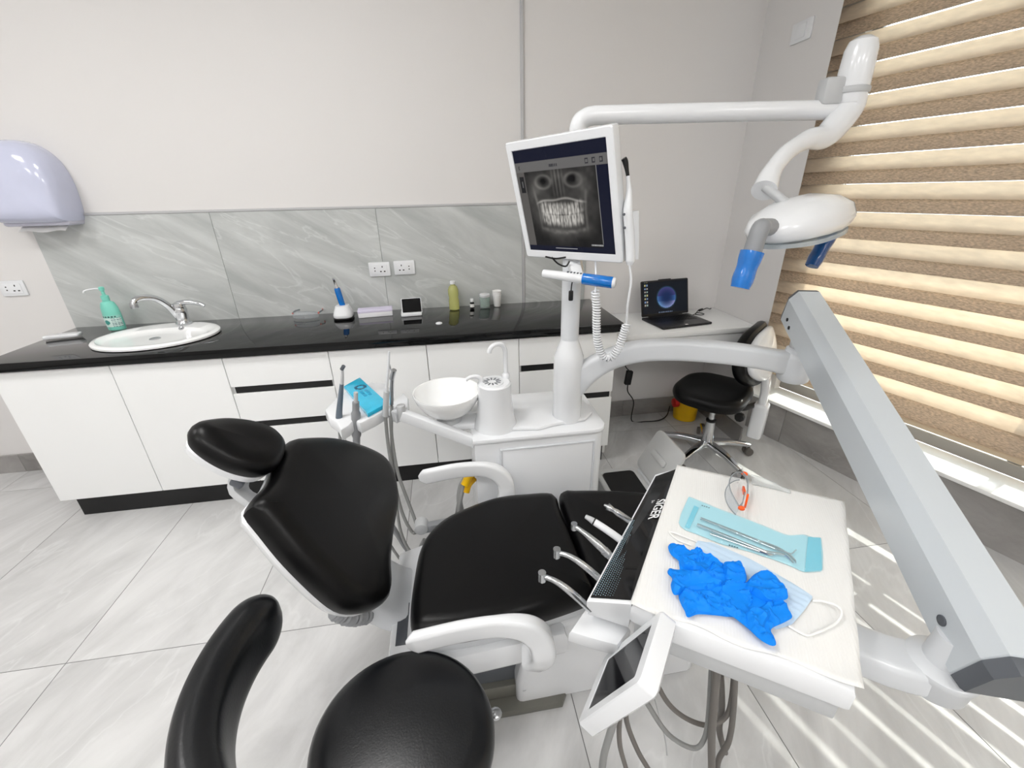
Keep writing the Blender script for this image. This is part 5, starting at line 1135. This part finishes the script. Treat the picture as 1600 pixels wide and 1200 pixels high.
# ------------------------------------------------------------------ soft sheets: filled outlines with relief
def z4(x, y): return (1000+x/3.75, 720+y/3.75)
def sheet(out, base, hfun, cuts=3, k=110, smooth_out=True):
    P = resample(closed_spline(out, 6) if smooth_out else out, k); P = ccw(P)
    bm = bmesh.new(); vs_ = [bm.verts.new((x, y, 0)) for x, y in P]; es = [bm.edges.new((vs_[i], vs_[(i+1) % k])) for i in range(k)]
    bmesh.ops.triangle_fill(bm, use_beauty=True, edges=es)
    for _ in range(cuts):
        lim = .007
        e_ = [e for e in bm.edges if e.calc_length() > lim and not e.is_boundary]
        if not e_: break
        bmesh.ops.subdivide_edges(bm, edges=e_, cuts=1, use_grid_fill=True); bmesh.ops.triangulate(bm, faces=bm.faces[:]); bmesh.ops.beautify_fill(bm, faces=bm.faces[:], edges=bm.edges[:])
    bm.verts.ensure_lookup_table(); A = np.array(P); B = np.roll(A, -1, 0); D = B-A; LL = (D**2).sum(1)
    V_ = np.array([v.co[:2] for v in bm.verts]); t_ = np.clip(((V_[:, None]-A)*D).sum(2)/LL, 0, 1); C_ = A+t_[..., None]*D; dd = np.sqrt(((V_[:, None]-C_)**2).sum(2)).min(1)
    vs2 = [Vector((x, y, base+hfun(x, y, d))) for (x, y), d in zip(V_, dd)]; bm.verts.index_update()
    fs = [tuple(v.index for v in f.verts) for f in bm.faces]; bm.free()
    n = len(vs2); vb = [Vector((p.x, p.y, base)) for p in vs2]
    mb = MB(); mb.add(vs2+vb, fs+[tuple(reversed([i+n for i in f])) for f in fs]); return mb
def fold(x, y, s, seed): return vn(x*s+seed*13.1, y*s+seed*7.7)
def rid(x, y, s, seed): return 1-abs(2*fold(x, y, s, seed)-1)

# face mask
MASK = mat('pale_blue_mask', S(196, 218, 238), .8, var=.03, vscale=30, bump=.3, bscale=120)
mo = [tuple(U(*z4(*p), LZ)[:2]) for p in ((330, 470), (420, 480), (640, 575), (900, 720), (1015, 800), (960, 880), (890, 960), (800, 990), (600, 900), (420, 740), (310, 560))]
mdn = (Vector(mo[4])-Vector(mo[0])).normalized(); mdp = Vector((-mdn.y, mdn.x))
mt = thing('face_mask', 'pale blue pleated face mask lying under the blue gloves', 'mask', Vector((*mo[0], LZ)))
mb = sheet(mo, LZ, lambda x, y, d: .0010+.0022*min(1, d/.008)+.0007*math.sin((Vector((x, y))-Vector(mo[0])).dot(mdp)*420), 4, 80, False); mb.build('fabric', MASK, mt)
LOOP = mat('white_elastic', S(240, 240, 238), .7, var=.02)
mb = MB(); mb.tube([Vector((*U(*z4(a, b_), LZ)[:2], LZ+.002+c)) for a, b_, c in ((1010, 825, 0), (1060, 835, .004), (1140, 875, .010), (1172, 910, .008), (1150, 955, .003), (1100, 985, .001), (1030, 1015, .001), (980, 1030, .001), (930, 1010, .001), (870, 975, .001))], .0021, 7); mb.build('ear_loop', LOOP, mt)
mb = MB(); mb.tube([Vector((*U(*z4(a, b_), LZ)[:2], LZ+.002+c)) for a, b_, c in ((335, 480, 0), (260, 455, .003), (190, 430, .004), (170, 425, .002), (200, 455, .001), (235, 475, .0), (300, 500, .0))], .0018, 7); mb.build('ear_loop', LOOP, mt)
# gloves
NIT = mat('blue_nitrile', S(10, 132, 236), .6, var=.06, vscale=20, spec=.25)
def glove(label, layers, base, seed, amp):
    mb = MB()
    for k, (pts, dz) in enumerate(layers):
        z0 = base+dz; o_ = [tuple(U(*z4(*p), z0)[:2]) for p in pts]
        def hf(x, y, d):
            e = min(1, d/.004); e = e*(2-e)
            r = rid(x, y, 18, seed+k)**7*.8+rid(x+y*.6, y-x*.3, 40, seed+k+2)**8*.6+rid(x*.5+y, y*.5-x*.2, 27, seed+k+3)**10*.8+fold(x, y, 14, seed+k+4)*.35
            return e*(.0022+amp*r)
        m2 = sheet(o_, z0, hf, 5, 130); mb.add(m2.v, m2.f)
    return tag(mb.build('nitrile_glove', NIT, loc=Vector((*U(*z4(*layers[0][0][0]), base)[:2], base)), smooth=45), label, 'glove', 'blue gloves on the tray')
glove('crumpled blue nitrile glove on the left, two fingers pointing at the black strip', [
    ([(230, 560), (300, 530), (372, 552), (430, 575), (490, 620), (560, 700), (640, 800), (650, 880), (560, 915), (430, 905), (340, 900), (280, 918), (262, 880), (240, 840), (225, 782), (240, 700)], 0),
    ([(165, 500), (200, 488), (262, 508), (330, 545), (400, 575), (470, 620), (500, 690), (430, 700), (340, 660), (262, 632), (225, 585), (180, 548)], .004),
    ([(318, 540), (322, 512), (340, 508), (358, 514), (374, 552), (360, 580), (330, 575)], .007),
    ([(162, 660), (172, 636), (240, 640), (340, 660), (420, 700), (480, 740), (400, 770), (300, 760), (225, 785), (195, 780), (180, 730), (188, 690)], .0045),
    ([(240, 780), (330, 790), (470, 800), (560, 850), (480, 900), (340, 880), (290, 905), (262, 870)], .0055)], LZ+.0045, 1, .010)
glove('crumpled blue nitrile glove on the right, open cuff lying over the mask', [
    ([(500, 700), (560, 720), (640, 720), (760, 760), (848, 832), (870, 870), (892, 915), (850, 945), (770, 985), (785, 1030), (798, 1072), (770, 1084), (700, 1045), (640, 990), (560, 925), (520, 900), (470, 860), (460, 780)], 0),
    ([(488, 605), (520, 592), (585, 602), (615, 640), (625, 700), (590, 720), (545, 722), (500, 690)], .005),
    ([(618, 740), (655, 678), (700, 650), (750, 648), (800, 680), (850, 750), (868, 800), (830, 820), (760, 830), (690, 800)], .006),
    ([(780, 820), (770, 900), (730, 980), (760, 1030), (798, 1072), (770, 1084), (700, 1045), (640, 980), (610, 900), (690, 860)], .005)], LZ+.0110, 5, .010)
# steel instruments in the sterile pouch
def tool(label, name, a, b_, r0, r1, bend=None, jag=0):
    r0 *= 1.25; r1 *= 1.25
    A, B = U(*z4(*a), LZ+.006), U(*z4(*b_), LZ+.006); t = thing(name, label, 'dental tool', A, 'steel tools in the sterile pouch')
    mb = MB(); mb.tube([A.lerp(B, i/24) for i in range(25)], lambda u: (r0+(r1-r0)*u)*(1+jag*math.sin(u*95)*(.3 < u < .8)), 10, 0); mb.build('handle', CHROME, t)
    if bend:
        Q = [B]+[U(*z4(*p), LZ+.006) for p in bend]; mb = MB(); mb.tube(Q, lambda u: r1*(1-.5*u), 8); mb.build('working_end', CHROME, t)
    return t
tool('round-handled steel mirror at the far side inside the pouch', 'mouth_mirror', (355, 338), (700, 470), .0030, .0022, [(800, 505), (880, 545), (915, 522)])
tool('steel probe with knurled handle in the middle of the pouch', 'dental_probe', (470, 385), (790, 515), .0034, .0024, [(860, 540), (905, 580), (912, 600)], .18)
tool('thick steel tweezers at the near side inside the pouch', 'tweezers', (335, 375), (740, 535), .0036, .0030, [(840, 550), (880, 575), (900, 600)])
tool('plain steel excavator with tapered handle lying nearest the blue gloves', 'excavator', (410, 428), (700, 530), .0024, .0022, [(760, 550), (800, 548)])
# the pouch
po = [tuple(U(*z4(*p), LZ)[:2]) for p in ((285, 212), (345, 236), (480, 292), (640, 350), (860, 440), (955, 434), (1005, 452), (1062, 452), (1072, 550), (1070, 648), (960, 655), (890, 620), (800, 585), (650, 535), (480, 490), (330, 430), (262, 405), (225, 372), (240, 310))]
pt = thing('sterile_pouch', 'light blue see-through sterilization pouch holding steel tools', 'pouch', Vector((*po[0], LZ)))
PB = glassmat('pouch_film', S(214, 240, 246), .17, .05); PB.node_tree.nodes['Transparent BSDF'].inputs[0].default_value = (.88, .97, 1, 1)
mb = sheet(po, LZ+.0004, lambda x, y, d: .0006+.0125*min(1, d/.016)**.7+.0020*(rid(x, y, 30, 9)-.5)*min(1, d/.01), 4, 110, False)
nn = len(mb.v)//2; mb.v = mb.v[:nn]; mb.f = [f for f in mb.f if max(f) < nn]; mb.build('film', PB, pt, smooth=70)
mb = sheet(po, LZ, lambda x, y, d: .0003, 1, 60, False); mb.build('backing_paper', mat('pouch_paper', S(190, 227, 234), .7, var=.03), pt)
def band_(pts, nm, m_): 
    P = [U(*z4(*p), LZ+.0016) for p in pts]; mb = MB(); mb.add(P+[p+Vector((0, 0, .0005)) for p in P], [(0, 1, 2, 3), (7, 6, 5, 4), (0, 4, 5, 1), (1, 5, 6, 2), (2, 6, 7, 3), (3, 7, 4, 0)]); mb.build(nm, m_, pt, smooth=0)
SEAL = mat('pouch_seal', S(120, 206, 224), .4, var=.05)
band_(((985, 446), (1058, 452), (1066, 640), (965, 650)), 'seal_strip', SEAL); band_(((318, 262), (345, 275), (290, 398), (262, 388)), 'seal_strip', SEAL)
IND = mat('indicator_print', S(40, 62, 70), .5, var=0)
for row in (((365, 262), (378, 266), (391, 270), (404, 275)), ((525, 494), (540, 499), (555, 504), (570, 509))):
    for (a, b_) in row:
        p = U(*z4(a, b_), LZ+.0046 if a < 450 else LZ+.0040); mb = MB(); mb.bx(frame(p, (1, -.55, 0), None, (0, 0, 1)), .0032, .0026, .0006); mb.build('indicator_mark', IND, pt, smooth=0)
# safety glasses on the tray
gq = U(1147, 776, LZ); gx = (U(1158, 738, LZ)-U(1150, 815, LZ)).normalized()
g1 = goggles('clear safety glasses with orange tips at the back of the tray', frame(gq, gx, None, (0, 0, 1)) @ Matrix.Diagonal((1.08, 1.0, 1.0, 1)) @ Matrix.Translation((0, -.008, 0)), ORANGE, gq, True)
wa = [U(*p, LZ) for p in ((1174, 757), (1214, 766), (1236, 772))]
mb = MB(); mb.grid(lambda u, v: (wa[0].lerp(wa[1], u*2) if u < .5 else wa[1].lerp(wa[2], u*2-1))+Vector((.004*math.sin(u*7)*v, .010*v*v, .026*v*(1-.75*u)+.0008)), 16, 6)
w_ = mb.build('plastic_wrapper', glassmat('wrapper_film', S(238, 240, 240), .30, .08), loc=wa[0]); tag(w_, 'small clear plastic wrapper standing at the back edge of the tray', 'wrapper')
md = w_.modifiers.new('thick', 'SOLIDIFY'); md.thickness = .0004
